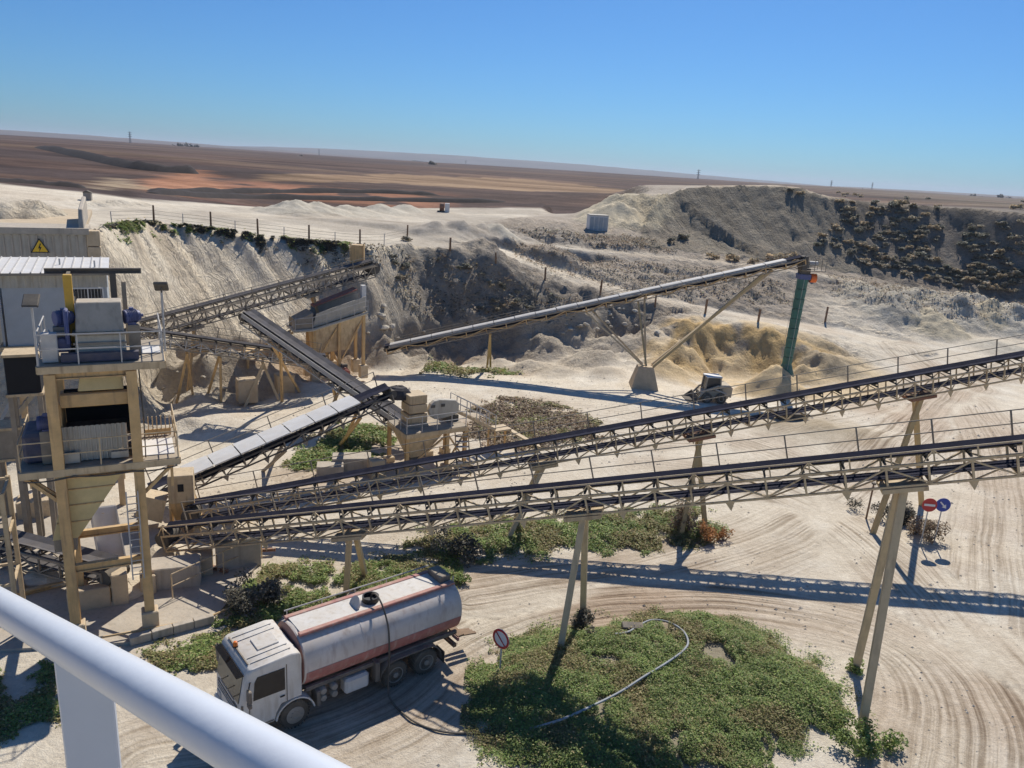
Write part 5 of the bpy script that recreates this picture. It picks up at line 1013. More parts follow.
for k in range(3): MB().box((1.445, 0, 1.2 + k * .12), (.02, 1.76, .03)).build('grille_bar', M['truck_white'], cab)
MB().box((1.36, 0, .58), (.3, 2.44, .36)).build('bumper', M['truck_white'], cab, bevel=.06)
MB().loft([[(1.20, -1.06, 2.66), (1.20, 1.06, 2.66), (1.42, 1.0, 2.60), (1.42, -1.0, 2.60)], [(1.22, -1.06, 2.70), (1.22, 1.06, 2.70), (1.44, 1.0, 2.64), (1.44, -1.0, 2.64)]]).build('sun_visor', M['glass'], cab)
MB().box((.1, 0, 2.96), (.75, .7, .05), Matrix.Rotation(rad(3.6), 3, 'Y')).build('roof_hatch', M['truck_white'], cab, bevel=.015)
for y in (-.55, .55, .85, -.85): MB().bar((.9, y, 2.915), (-.45, y, 2.985), .03, .03).build('roof_rib', M['truck_white'], cab)
MB().bar((1.0, -.9, 2.93), (1.0, .9, 2.93), .04).build('light_bar', M['chassis'], cab)
bc = MB().tube((1.0, -.25, 2.93), (1.0, -.25, 2.98), .09, n=12).build('beacon_base', M['sign_black'], cab); MB().lathe([(.075, 0), (.08, .08), (.06, .15), (.0, .17)], (1.0, -.25, 2.98), 'z', 12).build('beacon', M['beacon'], bc, smooth=True)
MB().box((1.53, 0, .5), (.02, .52, .12)).build('number_plate', M['sign_white'], cab)
for y_ in (-.5, .1, .6): MB().bar((1.435, y_, 1.70), (1.36, y_ + .42, 2.05), .025).build('wiper', M['sign_black'], cab)
MB().box((1.44, 0, 1.6), (.02, 1.3, .07)).build('badge_strip', M['galv'], cab)
cab.location.x += .45
# chassis
for s in (-1, 1): MB().box((-2.85, s * .42, .95), (7.7, .09, .26)).build('chassis_rail', M['chassis'], tk)
for x in (0, -3.9, -5.25): MB().tube((x, -.85, .52), (x, .85, .52), .09, n=10).build('axle', M['chassis'], tk)
for x in (-.9, -2.0, -3.2, -4.6, -6.3): MB().box((x, 0, .95), (.12, .78, .2)).build('cross_beam', M['chassis'], tk)
# tank
TZ = 2.16; TX0, TX1 = -.36, -6.85
def tsec(x, k=1.0, n=40, e=2.35): 
    out = []
    for i in range(n):
        a = 2 * math.pi * i / n; c, s = math.cos(a), math.sin(a)
        out.append((x, 1.20 * k * math.copysign(abs(c) ** (2 / e), c), TZ + 1.03 * k * math.copysign(abs(s) ** (2 / e), s)))
    return out
MB().loft([tsec(TX0 + .03, .80), tsec(TX0, .97), tsec(TX0 - .05, 1), tsec(TX1 + .05, 1), tsec(TX1, .97), tsec(TX1 - .04, .8)]).build('tank', M['tank_white'], tk, smooth=32)
MB().loft([tsec(TX0 + .07, .72), tsec(TX0 + .05, .90), tsec(TX0 + .01, .985)]).build('tank_front', M['tank_end'], tk, smooth=32)
def band(a0, a1, m_, name, off=.012, x0=TX0 - .06, x1=TX1 + .06):
    for s in (-1, 1):
        rows = []
        for x in (x0, x1):
            p = []
            for k in range(9):
                a = rad(a0 + (a1 - a0) * k / 8); c, sn = math.cos(a), math.sin(a); p.append((x, s * (1.20 * math.copysign(abs(c) ** (2 / 2.35), c) + off), TZ + 1.03 * math.copysign(abs(sn) ** (2 / 2.35), sn)))
            q = [(u[0], u[1] - s * off * .9, u[2]) for u in reversed(p)]; rows.append(p + q)
        MB().loft(rows).build(name, M[m_], tk, smooth=40)
band(-62, -6, 'tank_red', 'red_band')
for s in (-1, 1):
    MB().box(((TX0 + TX1) / 2, s * .60, TZ + 1.03 + .0), (abs(TX1 - TX0) - .1, .2, .10)).build('coaming', M['tank_red'], tk, bevel=.02)
    MB().box(((TX0 + TX1) / 2, s * .97, 1.22), (abs(TX1 - TX0) - .2, .14, .16)).build('side_rail', M['chassis'], tk, bevel=.02)
MB().box(((TX0 + TX1) / 2, 0, TZ + 1.035), (abs(TX1 - TX0) - .3, 1.06, .03)).build('walkway', M['truck_white'], tk)
MB().tube((TX0 - .2, -1.0, TZ + 1.05), (TX1 + .2, -1.0, TZ + 1.05), .025, n=6).build('hand_rail', M['galv'], tk)
for k in range(5): MB().bar((TX0 - .3 - k * 1.35, -1.0, TZ + .82), (TX0 - .3 - k * 1.35, -1.0, TZ + 1.05), .03).build('rail_post', M['galv'], tk)
for x in (-2.6, -5.9): MB().loft([tsec(x, 1.008), tsec(x - .05, 1.008)]).build('tank_hoop', M['tank_white'], tk, smooth=32)
mh = MB().lathe([(.31, 0), (.31, .2), (.26, .2), (.26, .06), (.0, .05)], (-3.45, .05, TZ + 1.05), 'z', 22).build('manhole', M['sign_black'], tk, smooth=40)
MB().tube((-2.85, .05, TZ + 1.1), (-2.78, .05, TZ + 1.14), .3, n=22).build('manhole_lid', M['truck_white'], mh, smooth=40)
MB().box((-6.5, 0, TZ + 1.18), (.5, .9, .28)).build('rear_shade_box', M['chassis'], tk, bevel=.03)  # dark box painted for the conveyor shadow on the tank's rear top
for s in (-.3, .3): MB().bar((TX1 - .12, s, .9), (TX1 - .12, s, TZ + 1.1), .04).build('ladder_rail', M['galv'], tk)
for k in range(7): MB().bar((TX1 - .12, -.3, 1.1 + k * .3), (TX1 - .12, .3, 1.1 + k * .3), .03).build('ladder_rung', M['galv'], tk)
MB().box((TX1 + .25, 0, .72), (.14, 2.3, .14)).build('rear_bumper', M['wood'], tk); MB().box((TX1 - .05, 0, 1.02), (.3, 2.2, .08)).build('rear_shelf', M['wood'], tk)
for s in (-1, 1):
    MB().box((TX1 + .1, s * .95, .95), (.08, .4, .16)).build('rear_light', M['tank_red'], tk)
    MB().box((-6.05, s * .95, .45), (.03, .56, .5)).build('mud_flap', M['rubber'], tk)
    arcs = [(-3.9 + .66 * math.cos(a), .52 + .66 * math.sin(a)) for a in [rad(-5 + 95 * k / 7) for k in range(8)]] + [(-5.25 + .66 * math.cos(a), .52 + .66 * math.sin(a)) for a in [rad(90 + 95 * k / 7) for k in range(8)]]
    MB().loft([[(x, s * .62, z), (x, s * 1.26, z), (x, s * 1.26, z + .05), (x, s * .62, z + .05)] for x, z in arcs]).build('rear_fender', M['chassis'], tk, smooth=30)
    MB().box((-2.35, s * .95, .78), (.95, .5, .62)).build('fuel_tank' if s < 0 else 'water_box', M['truck_white'], tk, bevel=.09)
    for k in range(2):
        for z in (.72, 1.0): MB().lathe([(.0, -.22), (.11, -.2), (.135, -.14), (.135, .14), (.11, .2), (.0, .22)], (-1.05 - k * .42, s * .98, z), 'y', 14).build('air_tank', M['hub'], tk, smooth=True)
    MB().box((-.86, s * .95, .8), (.14, .5, .6)).build('battery_box', M['chassis'], tk, bevel=.02); MB().box((-3.15, s * 1.05, .95), (.18, .36, .8)).build('tool_cabinet', M['chassis'], tk, bevel=.02)
for k in range(3): MB().bar((TX1 - .1, .75 - k * .25, .82 - .05 * k), (TX1 - .95, .85 - k * .2, .72 - .05 * k), .16, .05).build('loose_plank', M['wood'], tk)
# filling hose
tm_ = Matrix.Translation(tk.location) @ Matrix.Rotation(TR, 4, 'Z')
hpx = [(392, 702), (415, 722), (445, 732), (480, 733), (525, 730), (560, 720), (592, 706), (620, 692), (645, 676), (668, 662), (684, 650), (688, 641), (682, 630), (668, 622), (652, 620), (640, 625), (628, 632), (615, 634)]
gp = []
for q in hpx:
    p = hit(*q)
    for _ in range(2): p = gz(q[0], q[1], ground(p.x, p.y) + (.33 if q[0] > 530 else .06))
    gp.append(p)
def spline(pts, n=6):
    out = []; P_ = [pts[0]] + list(pts) + [pts[-1]]
    for i in range(1, len(P_) - 2):
        for k in range(n):
            t = k / n; a, b, c, d = P_[i - 1], P_[i], P_[i + 1], P_[i + 2]
            out.append(.5 * ((2 * b) + (c - a) * t + (2 * a - 5 * b + 4 * c - d) * t * t + (3 * b - a - 3 * c + d) * t ** 3))
    return out + [pts[-1]]
up_ = [tm_ @ Vector(p) for p in ((-3.45, .05, 3.1), (-3.47, .12, 3.5), (-3.5, .45, 3.6), (-3.52, .85, 3.33), (-3.54, 1.2, 2.75), (-3.53, 1.33, 2.1), (-3.5, 1.40, 1.2), (-3.42, 1.52, .45))]
hs = thing('filling_hose', 'long hose looping from the tank manhole over the green mound', 'hose', (gp[2].x, gp[2].y, 0)); off = Vector((gp[2].x, gp[2].y, 0))
MB().pipe([p - off for p in spline(up_ + gp[:5])], .035, 8).build('black_hose', M['hose_black'], hs, smooth=True); MB().pipe([p - off for p in spline(gp[4:])], .045, 8).build('grey_hose', M['hose_grey'], hs, smooth=True)
q = hit(632, 633); o = MB().box((0, 0, .15), (.9, .5, .5)).build('valve_pit', M['dark_steel'], None, bevel=.03, loc=(q.x, q.y, q.z)); tag(o, 'small dark valve box where the hose ends at the mound edge', 'valve box')
# ------------------------------------------------------------------ road signs
def disc(r, y, n=28): return [(r * math.cos(2 * math.pi * i / n), y, r * math.sin(2 * math.pi * i / n)) for i in range(n)]
def sign(label, px, py, h, r, rz, kind, cat='road sign'):
    p = gz(px, py); p.z = ground(p.x, p.y); s = thing('road_sign', label, cat, (p.x, p.y, p.z - .1), rz)
    MB().tube((0, 0.03, 0), (0, 0.03, h + r * .9), .035, n=8).build('pole', M['galv'], s); c = Vector((0, 0, h))
    at = lambda pts: [Vector(q) + c for q in pts]
    MB().ext(at(disc(r, -.03)), (0, .02, 0)).build('plate', M['sign_white' if kind == 'ban' else 'sign_red' if kind == 'stop' else 'sign_blue'], s)
    if kind == 'ban':
        n = 28; ring = [at([(r * 1.0 * math.cos(a), -.045, r * math.sin(a)), (r * .78 * math.cos(a), -.045, r * .78 * math.sin(a)), (r * .78 * math.cos(a), -.033, r * .78 * math.sin(a)), (r * math.cos(a), -.033, r * math.sin(a))]) for a in [2 * math.pi * i / n for i in range(n + 1)]]
        MB().loft(ring, cap=False).build('red_ring', M['sign_red'], s)
        MB().bar(c + Vector((-.15, -.04, .48)) * r, c + Vector((.1, -.04, -.1)) * r, .22 * r, .012, YV).bar(c + Vector((.1, -.04, -.05)) * r, c + Vector((-.25, -.04, -.5)) * r, .12 * r, .012, YV).bar(c + Vector((.1, -.04, -.05)) * r, c + Vector((.35, -.04, -.5)) * r, .12 * r, .012, YV).bar(c + Vector((-.1, -.04, .3)) * r, c + Vector((.4, -.04, .25)) * r, .1 * r, .012, YV).build('figure', M['sign_black'], s)
        MB().bar(c + Vector((-.56, 0, .56)) * r + Vector((0, -.052, 0)), c + Vector((.56, 0, -.56)) * r + Vector((0, -.052, 0)), .012, .14 * r, YV).build('red_bar', M['sign_red'], s)
    elif kind == 'stop':
        MB().box(c + Vector((0, -.036, 0)), (r * 1.45, .012, r * .32)).build('white_bar', M['sign_white'], s)
    else:
        d = Vector((.7, 0, -.7)); e = Vector((.7, 0, .7)); y = Vector((0, -.034, 0))
        MB().ext([c + y + q * r for q in (-d * .62 + e * .1, -d * .62 - e * .1, d * .15 - e * .1, d * .15 - e * .34, d * .68, d * .15 + e * .34, d * .15 + e * .1)], (0, -.008, 0)).build('arrow', M['sign_white'], s)
    MB().box((0, .03, .1), (.3, .3, .24)).build('footing', M['concrete'], s, bevel=.02)
sign('round red-ringed prohibition sign with black figure beside the tanker', 499, 677, 1.65, .40, rad(-38), 'ban')
sign('round red no entry sign beside the blue arrow sign', 920.5, 545, 2.55, .40, rad(-6), 'stop')
sign('round blue sign with white arrow beside the no entry sign', 934, 544, 2.5, .40, rad(-6), 'arrow')
p = gz(866, 519); o = thing('marker_post', 'thin dark upright post in the shrub near the road signs', 'post', (p.x, p.y, 0)); MB().tube((0, 0, 0), (.05, 0, 2.3), .06, .05, n=8).build('post', M['wood'], o); MB().box((.05, 0, 2.3), (.2, .2, .1)).build('cap', M['dark_steel'], o)
# ------------------------------------------------------------------ skid steer loader
lp_ = gz(712, 401); ls = thing('skid_steer_loader', 'dusty tan skid steer loader working by the sand pile', 'loader', (lp_.x, lp_.y + .9, ground(lp_.x, lp_.y + .9)), rad(184))
ls.scale = (1.15, 1.15, 1.15)
for x in (.5, -.62):
    for s in (-1, 1):
        t = MB().lathe([(.2, 0), (.38, s * .01), (.42, s * .06), (.42, s * .24), (.38, s * .29), (.2, s * .3)], (x, s * .62, .42), 'y', 20).build('wheel', M['rubber'], ls, smooth=40); MB().lathe([(.22, s * .3), (.2, s * .31), (.06, s * .27), (.0, s * .3)], (x, s * .62, .42), 'y', 16).build('rim', M['hub'], t, smooth=40)
MB().ext([(-1.25, -.6, .35), (.85, -.6, .3), (.95, -.6, .75), (.55, -.6, .95), (-.4, -.6, 1.0), (-1.3, -.6, 1.0)], (0, 1.2, 0)).build('body', M['loader_tan'], ls, bevel=.04)
MB().ext([(-1.5, -.62, .45), (-.75, -.62, .6), (-.65, -.62, 1.4), (-1.3, -.62, 1.45), (-1.52, -.62, 1.2)], (0, 1.24, 0)).build('engine_hood', M['loader_tan'], ls, bevel=.05)
cbn = MB()
for x, y in ((.62, -.5), (.62, .5), (-.62, -.5), (-.62, .5)): cbn.bar((x, y, .95), (x * .85, y, 2.0), .09)
cbn.build('cab_frame', M['loader_tan'], ls); MB().box((-.02, 0, 2.03), (1.25, 1.15, .09)).build('roof', M['white_sheet'], ls, bevel=.03)
MB().loft([[(.58, -.47, .98), (.58, .47, .98), (-.58, .47, .98), (-.58, -.47, .98)], [(.5, -.47, 1.97), (.5, .47, 1.97), (-.5, .47, 1.97), (-.5, -.47, 1.97)]]).build('cab_window', M['window_dark'], ls)
for s in (-1, 1): MB().pipe([(-1.25, s * .78, 1.35), (-.3, s * .78, 1.4), (.7, s * .78, 1.0), (1.15, s * .78, .45), (1.35, s * .7, .3)], .085, 6).build('lift_arm', M['loader_tan'], ls); MB().tube((-1.0, s * .76, .8), (.2, s * .78, 1.25), .05, n=8).build('lift_cylinder', M['galv'], ls)
MB().ext([(1.25, -.88, .62), (1.3, -.88, .06), (2.0, -.88, .04), (2.0, -.88, .09), (1.36, -.88, .14), (1.31, -.88, .62)], (0, 1.76, 0)).build('bucket', M['dark_steel'], ls)
for s in (-.88, .86): MB().ext([(1.27, s, .6), (1.32, s, .08), (1.98, s, .06)], (0, .03, 0)).build('bucket_side', M['dark_steel'], ls)
for s in (-1, 1): MB().tube((-1.53, s * .42, 1.15), (-1.56, s * .42, 1.15), .07, n=10).build('tail_light', M['sign_red'], ls)
q = gz(788, 420); o = thing('feed_bin', 'low dark steel bin on the floor behind the dark conveyor', 'bin', (q.x, q.y, 0), .3)
MB().loft([[(-1.2, -.7, .1), (1.2, -.7, .1), (1.2, .7, .1), (-1.2, .7, .1)], [(-1.6, -.9, .9), (1.4, -.9, .7), (1.4, .9, .7), (-1.6, .9, .9)]]).build('bin_body', M['dark_steel'], o)
for x in (-1.0, 1.0): MB().box((x, 0, .05), (.2, 1.6, .2)).build('skid', M['dark_steel'], o)
# ------------------------------------------------------------------ white cabin, fence, posts
q = hit(598, 231); cbx = thing('storage_cabin', 'small white panelled storage cabin on the terrace', 'cabin', (q.x, q.y, q.z - .1), rad(8))
MB().box((0, 1.1, 1.25), (2.9, 2.2, 2.4)).build('wall', M['white_sheet'], cbx, bevel=.03); MB().box((0, 1.1, 2.5), (3.05, 2.35, .12)).build('roof', M['sheet_beige'], cbx)
for k in range(4): MB().box((-1.1 + k * .73, -.03, 1.2), (.5, .05, 2.0)).build('panel', M['sheet_blue'], cbx)
for k in range(5): MB().box((-1.46 + k * .73, -.04, 1.25), (.09, .07, 2.4)).build('stud', M['white_sheet'], cbx)
fpx = [(112, 226), (154, 224), (183, 227), (211, 230), (235, 234), (258, 237), (284, 240), (309, 243), (335, 245), (360, 247), (384, 246), (407, 241)]
fp = [hit(a, b - 1.5) for a, b in fpx]; fn = thing('wire_fence', 'wire fence with wooden posts along the green rim of the pale face', 'fence', fp[0])
for i, p in enumerate(fp):
    tall = 1.7 if i % 2 == 1 else 1.2; e = p - fp[0]
    MB().tube(e + Z * -.3, e + Z * tall + Vector((random.uniform(-.06, .06), 0, 0)), .11 if i % 2 else .05, .09 if i % 2 else .04, n=7).build('post', M['wood' if i % 2 else 'galv'], fn)
for zz in (.5, .85, 1.15): MB().pipe([p - fp[0] + Z * (zz + random.uniform(-.04, .04)) for p in fp], .012, 4).build('wire', M['dark_steel'], fn)
for i, (a, b, h) in enumerate(((450, 250, 1.4), (496, 263, 1.2), (545, 280, 1.5), (600, 295, 1.8), (655, 306, 1.3), (705, 314, 1.8), (758, 322, 1.5), (825, 322, 2.0))):
    p = hit(a, b); o = thing('marker_post', ('first', 'second', 'third', 'fourth', 'fifth', 'sixth', 'seventh', 'last')[i] + ' wooden marker post down the ramp road from the fence corner', 'post', (p.x, p.y, p.z - .3), 0, 'marker posts along the ramp road')
    MB().bar((0, 0, 0), (random.uniform(-.1, .1), random.uniform(-.1, .1), h + .3), .2, .16).build('post', M['wood'], o); MB().box((0, 0, h * .72), (.22, .18, .12)).build('band', M['rust'], o)
q = hit(88, 200); o = thing('field_hut', 'tiny dark hut standing on the pale track behind the ramp', 'hut', (q.x, q.y, q.z - .1), .3); o.scale = (.55, .55, .5); MB().box((0, 0, .9), (1.4, 1.2, 1.9)).build('wall', M['concrete_dark'], o); MB().ext([(-.85, -.75, 1.85), (.85, -.75, 1.85), (0, -.75, 2.3)], (0, 1.5, 0)).build('roof', M['dark_steel'], o)
q = hit(443, 212); o = thing('water_tank', 'small rust and white drum tank by the plateau track', 'tank', (q.x, q.y, q.z - .1), .1); MB().tube((-.6, 0, .9), (.2, 0, .9), .75, n=14).build('drum', M['rust'], o, smooth=True); MB().box((.7, 0, .8), (.8, 1.2, 1.6)).build('box', M['white_sheet'], o); MB().box((-.1, 0, .15), (1.8, 1.1, .3)).build('skid', M['dark_steel'], o)
# ------------------------------------------------------------------ foreground hand rail (inclined stair rail at the camera platform)
rr = thing('stair_handrail', 'pale blue-white painted tubular handrail on a flat steel post, close in the foreground', 'handrail', (-.55, .35, 17.0))
R0 = CAMP + ray(-30, 588) * 1.10; R1 = CAMP + ray(200, 722) * .585
dR = (R1 - R0); offr = Vector((-.55, .35, 17.0)); Ra = R0 - dR * .5 - offr; Rb = R1 + dR * .55 - offr
MB().tube(Ra, Rb, .0195, n=40).build('top_rail', M['rail_paint'], rr, smooth=True)
pc = R0.lerp(R1, .635); cdir = ray(93, 720); pa = pc - offr - Z * .012
side = RT.copy(); side.z = 0; side.normalize(); wv = Vector((-.35, .94, 0)).normalized()
MB().ext([pa + side * .0285, pa - side * .0285, pa - side * .0285 - Z * 1.25, pa + side * .0285 - Z * 1.25], wv * .012).build('post', M['rail_paint'], rr, bevel=.002)
w0 = pa - side * .032 - Z * .012 - wv * .004
lr0 = Ra - Z * 1.2; lr1 = Rb - Z * 1.2
MB().bar(lr0 + wv * .03, lr1 + wv * .03, .05, .2).build('stringer', M['rail_paint'], rr)
vp = thing('viewing_landing', 'steel landing and column carrying the handrail behind the viewer', 'platform', (0, -1.2, 0))
MB().box((0, 0, 17.2), (1.6, 2.2, .12)).build('deck', M['grey_steel'], vp); hbeam(MB(), (0, -.6, 0), (0, -.6, 17.1), .4, .4, YV).build('column', M['tan'], vp)
MB().bar((-.75, 1.05, 17.1), tuple(Ra + offr - Z * 1.25 - Vector((0, -1.2, 0))), .06, .16).build('outrigger', M['grey_steel'], vp)
# ------------------------------------------------------------------ vegetation
def ground_v(x, y):
    i = np.clip(np.searchsorted(YS, y) - 1, 0, len(YS) - 2); j = np.clip(np.searchsorted(XS, x) - 1, 0, len(XS) - 2)
    a = (x - XS[j]) / (XS[j + 1] - XS[j]); b = (y - YS[i]) / (YS[i + 1] - YS[i])
    return (GZ[i, j] * (1 - a) + GZ[i, j + 1] * a) * (1 - b) + (GZ[i + 1, j] * (1 - a) + GZ[i + 1, j + 1] * a) * b
def foliage_mat(name):
    m = bpy.data.materials.new(name); m.use_nodes = True; N = m.node_tree.nodes; L = m.node_tree.links; p = N['Principled BSDF']
    p.inputs['Roughness'].default_value = .6; p.inputs['Specular IOR Level'].default_value = .25
    at = N.new('ShaderNodeAttribute'); at.attribute_name = 'leaf'; L.new(at.outputs['Color'], p.inputs['Base Color'])
    tr = N.new('ShaderNodeBsdfTranslucent'); L.new(at.outputs['Color'], tr.inputs['Color']); mx = N.new('ShaderNodeMixShader'); mx.inputs[0].default_value = .35
    L.new(p.outputs[0], mx.inputs[1]); L.new(tr.outputs[0], mx.inputs[2]); L.new(mx.outputs[0], N['Material Output'].inputs[0]); return m
LEAF = foliage_mat('foliage')
def leaf_mesh(name, c, size, cols, flat=0.0, aspect=.5):      # flat: how far the leaf blades turn to the sky
    n = len(c); nn = RNG.normal(size=(n, 3)) * (1 - .55 * flat) + np.array([0, 0, 2.2 * flat]); nn /= np.linalg.norm(nn, axis=1)[:, None]; a = np.cross(nn, RNG.normal(size=(n, 3))); a /= np.linalg.norm(a, axis=1)[:, None]; b = np.cross(nn, a)
    sz = (size * RNG.uniform(.6, 1.35, n))[:, None]; fold = np.cross(a, b) * sz * .18
    v = np.stack([c - a * sz, c + b * sz * aspect + fold, c + a * sz, c - b * sz * aspect + fold], 1).reshape(-1, 3)
    me = bpy.data.meshes.new(name); me.vertices.add(4 * n); me.vertices.foreach_set('co', v.astype(np.float32).ravel())
    q = np.arange(4 * n, dtype=np.int32); me.loops.add(4 * n); me.loops.foreach_set('vertex_index', q)
    me.polygons.add(n); me.polygons.foreach_set('loop_start', np.arange(0, 4 * n, 4, dtype=np.int32)); me.polygons.foreach_set('loop_total', np.full(n, 4, np.int32)); me.update()
    ca = me.color_attributes.new('leaf', 'FLOAT_COLOR', 'POINT'); cc = np.repeat(np.concatenate([cols, np.ones((n, 1))], 1), 4, 0); ca.data.foreach_set('color', cc.astype(np.float32).ravel())
    me.materials.append(LEAF); return me
GREEN = 3.2 * np.array([(.066, .090, .026), (.080, .106, .030), (.054, .076, .026), (.098, .122, .034), (.092, .096, .036)])
DRYG = 2.3 * np.array([(.14, .115, .055), (.19, .15, .075), (.11, .10, .04), (.085, .095, .03), (.12, .12, .045)])
BROWN = 2.0 * np.array([(.16, .115, .075), (.12, .085, .055), (.20, .15, .10), (.10, .08, .05)])
DARK = 2.3 * np.array([(.064, .060, .045), (.077, .069, .053), (.052, .050, .038), (.088, .078, .060)])
def pick(pal, n, x=None, y=None, sc=1.5):
    k = RNG.integers(0, len(pal), n); c = pal[k] * RNG.uniform(.75, 1.3, n)[:, None]
    if x is not None: c = c * (0.75 + 0.5 * fbm(x / sc, y / sc, 3, 201))[:, None]
    return c
def patch(name, label, cat, poly, n, size, h, pal, pal2=None, mixk=.5, thin=.42, lift=0.0, flat=0.75):
    P2 = [tuple(gz(*p))[:2] for p in poly] if len(poly[0]) >= 2 and not isinstance(poly[0], Vector) else poly
    return patch_w(name, label, cat, P2, n, size, h, pal, pal2, mixk, thin, lift, flat)
def patch_w(name, label, cat, P2, n, size, h, pal, pal2=None, mixk=.5, thin=.42, lift=0.0, flat=.75):
    x0, x1 = min(p[0] for p in P2), max(p[0] for p in P2); y0, y1 = min(p[1] for p in P2), max(p[1] for p in P2)
    X = []; Yv = []; tot = 0
    while tot < n:
        x = RNG.uniform(x0 - .4, x1 + .4, n); y = RNG.uniform(y0 - .4, y1 + .4, n)
        d = poly_in(x, y, P2) + (fbm(x / .9, y / .9, 3, 211) - .5) * 2.4; k = (d > -.8 * RNG.random(n) ** 4) & (fbm(x / 1.1, y / 1.1, 3, 213) + np.clip(d, 0, 1) * .12 > thin)
        X.append(x[k]); Yv.append(y[k]); tot += int(k.sum())
        if tot == 0 and len(X) > 20: break
    x = np.concatenate(X)[:n]; y = np.concatenate(Yv)[:n]; m = len(x)
    hh = h * (0.25 + 1.1 * fbm(x / .55, y / .55, 3, 217)) * np.clip(.45 + poly_in(x, y, P2) * .7, .35, 1)
    z = ground_v(x, y) + hh * RNG.random(m) ** .6 + lift
    c = pick(pal, m, x, y)
    if pal2 is not None:
        kk = fbm(x / 1.3, y / 1.3, 3, 219) + RNG.normal(0, .06, m) > mixk; c[kk] = pick(pal2, int(kk.sum()))
    ns = m // 40; z[:ns] = ground_v(x[:ns], y[:ns]) + hh[:ns] * RNG.uniform(.9, 1.6, ns); c[:ns] = pick(DRYG, ns) * 1.3
    me = leaf_mesh(name, np.stack([x, y, z], 1), size, c, flat); o = inst(name, me); return tag(o, label, cat, kind='stuff')
patch_w('ground_cover', 'dense low green plants covering the mound under the hose', 'ground cover', MOUND, 170000, .043, .38, GREEN, DRYG, .58, .40)
patch('ground_cover', 'strip of low green plants under the near long conveyor', 'ground cover', [(404, 546), (430, 530), (520, 521), (620, 514), (700, 509), (722, 530), (700, 543), (640, 548), (560, 549), (500, 554), (430, 558)], 42000, .068, .42, GREEN, DRYG, .50, .40)
patch('ground_cover', 'weedy green bank between the slab and the tanker', 'ground cover', [(222, 638), (236, 596), (268, 570), (330, 563), (410, 558), (455, 570), (448, 590), (380, 606), (300, 625), (250, 645)], 36000, .058, .34, GREEN, DRYG, .46, .44)
patch('ground_cover', 'thin yellow-green weeds in front of the slab kerb', 'ground cover', [(138, 655), (200, 640), (240, 648), (225, 676), (170, 680)], 5200, .06, .22, GREEN, DRYG, .42, .47)
patch('ground_cover', 'green weeds below the handrail post', 'ground cover', [(-40, 690), (30, 672), (64, 668), (70, 716), (40, 735), (-40, 740)], 7000, .06, .25, GREEN, DRYG, .6, .42)
patch('ground_cover', 'green weeds around the low concrete foundation', 'ground cover', [(288, 466), (300, 448), (345, 424), (385, 428), (388, 446), (360, 462), (318, 470)], 9000, .11, .4, GREEN, DRYG, .6, .40)
patch('dry_scrub', 'brown dry scrub behind the crusher stairs', 'scrub', [(470, 412), (500, 399), (545, 403), (585, 416), (610, 432), (560, 446), (500, 448), (470, 436)], 15000, .11, .45, BROWN, DRYG, .66, .44)
patch('dry_scrub', 'low scrub by the tail of the covered conveyor', 'scrub', [(420, 372), (440, 362), (500, 362), (520, 370), (470, 378)], 3500, .14, .5, DRYG, GREEN, .5, .45)
rimp = [hit(a, b) for a, b in ((108, 226), (154, 223), (211, 229), (258, 236), (309, 242), (345, 244), (345, 247), (309, 247), (258, 241), (211, 235), (154, 229), (112, 231))]
patch_w('ground_cover', 'dark green growth along the rim below the wire fence', 'ground cover', [(p.x, p.y) for p in rimp], 14000, .14, .55, DARK, GREEN, .5, .42)
patch_w('dry_scrub', 'grey tangle of dry scrub on the dark face under the rim', 'scrub', [(p.x, p.y) for p in [hit(a, b) for a, b in ((260, 244), (330, 251), (400, 249), (450, 256), (520, 282), (590, 304), (590, 318), (500, 320), (420, 315), (380, 285), (320, 270), (262, 254))]], 2200, .16, .5, DARK, BROWN, .50, .50)
for lbl, pp_, n_ in (('sparse dry tufts on the bank between the two tracks', ((500, 245), (600, 259), (700, 269), (780, 282), (800, 305), (700, 302), (620, 288), (540, 268)), 5000), ('sparse dry tufts on the terrace under the white cabin', ((520, 230), (640, 236), (680, 254), (620, 248), (540, 240)), 2500),
                     ('dry tufts on the rough ground below the dark slope', ((830, 275), (1030, 302), (1030, 318), (900, 308), (830, 296)), 4000)):
    patch_w('dry_scrub', lbl, 'scrub', [(p.x, p.y) for p in [hit(a, b) for a, b in pp_]], n_, .14, .3, BROWN, DARK, .56, .50)
# loose stones on the floor: countless, one object
nst = 9000; sx = RNG.uniform(-20, 45, nst); sy = RNG.uniform(20, 80, nst); kk = (fbm(sx / 4, sy / 4, 3, 231) > .52); sx, sy = sx[kk], sy[kk]
mb = MB()
for x, y, z in zip(sx, sy, ground_v(sx, sy)):
    s_ = abs(random.gauss(0, .035)) + .02
    mb.add([(x + s_ * random.uniform(.6, 1.2) * a, y + s_ * random.uniform(.6, 1.2) * b, z + s_ * c) for a, b, c in ((1, 0, .1), (0, 1, .1), (-1, 0, .1), (0, -1, .1), (.1, .1, .8))], [(0, 1, 4), (1, 2, 4), (2, 3, 4), (3, 0, 4)])
mat('pebble', (.50, .44, .35), .95, var=.25, scale=8)
tag(mb.build('loose_stones', M['pebble']), 'small loose stones scattered over the pale quarry floor', 'stones', kind='stuff')
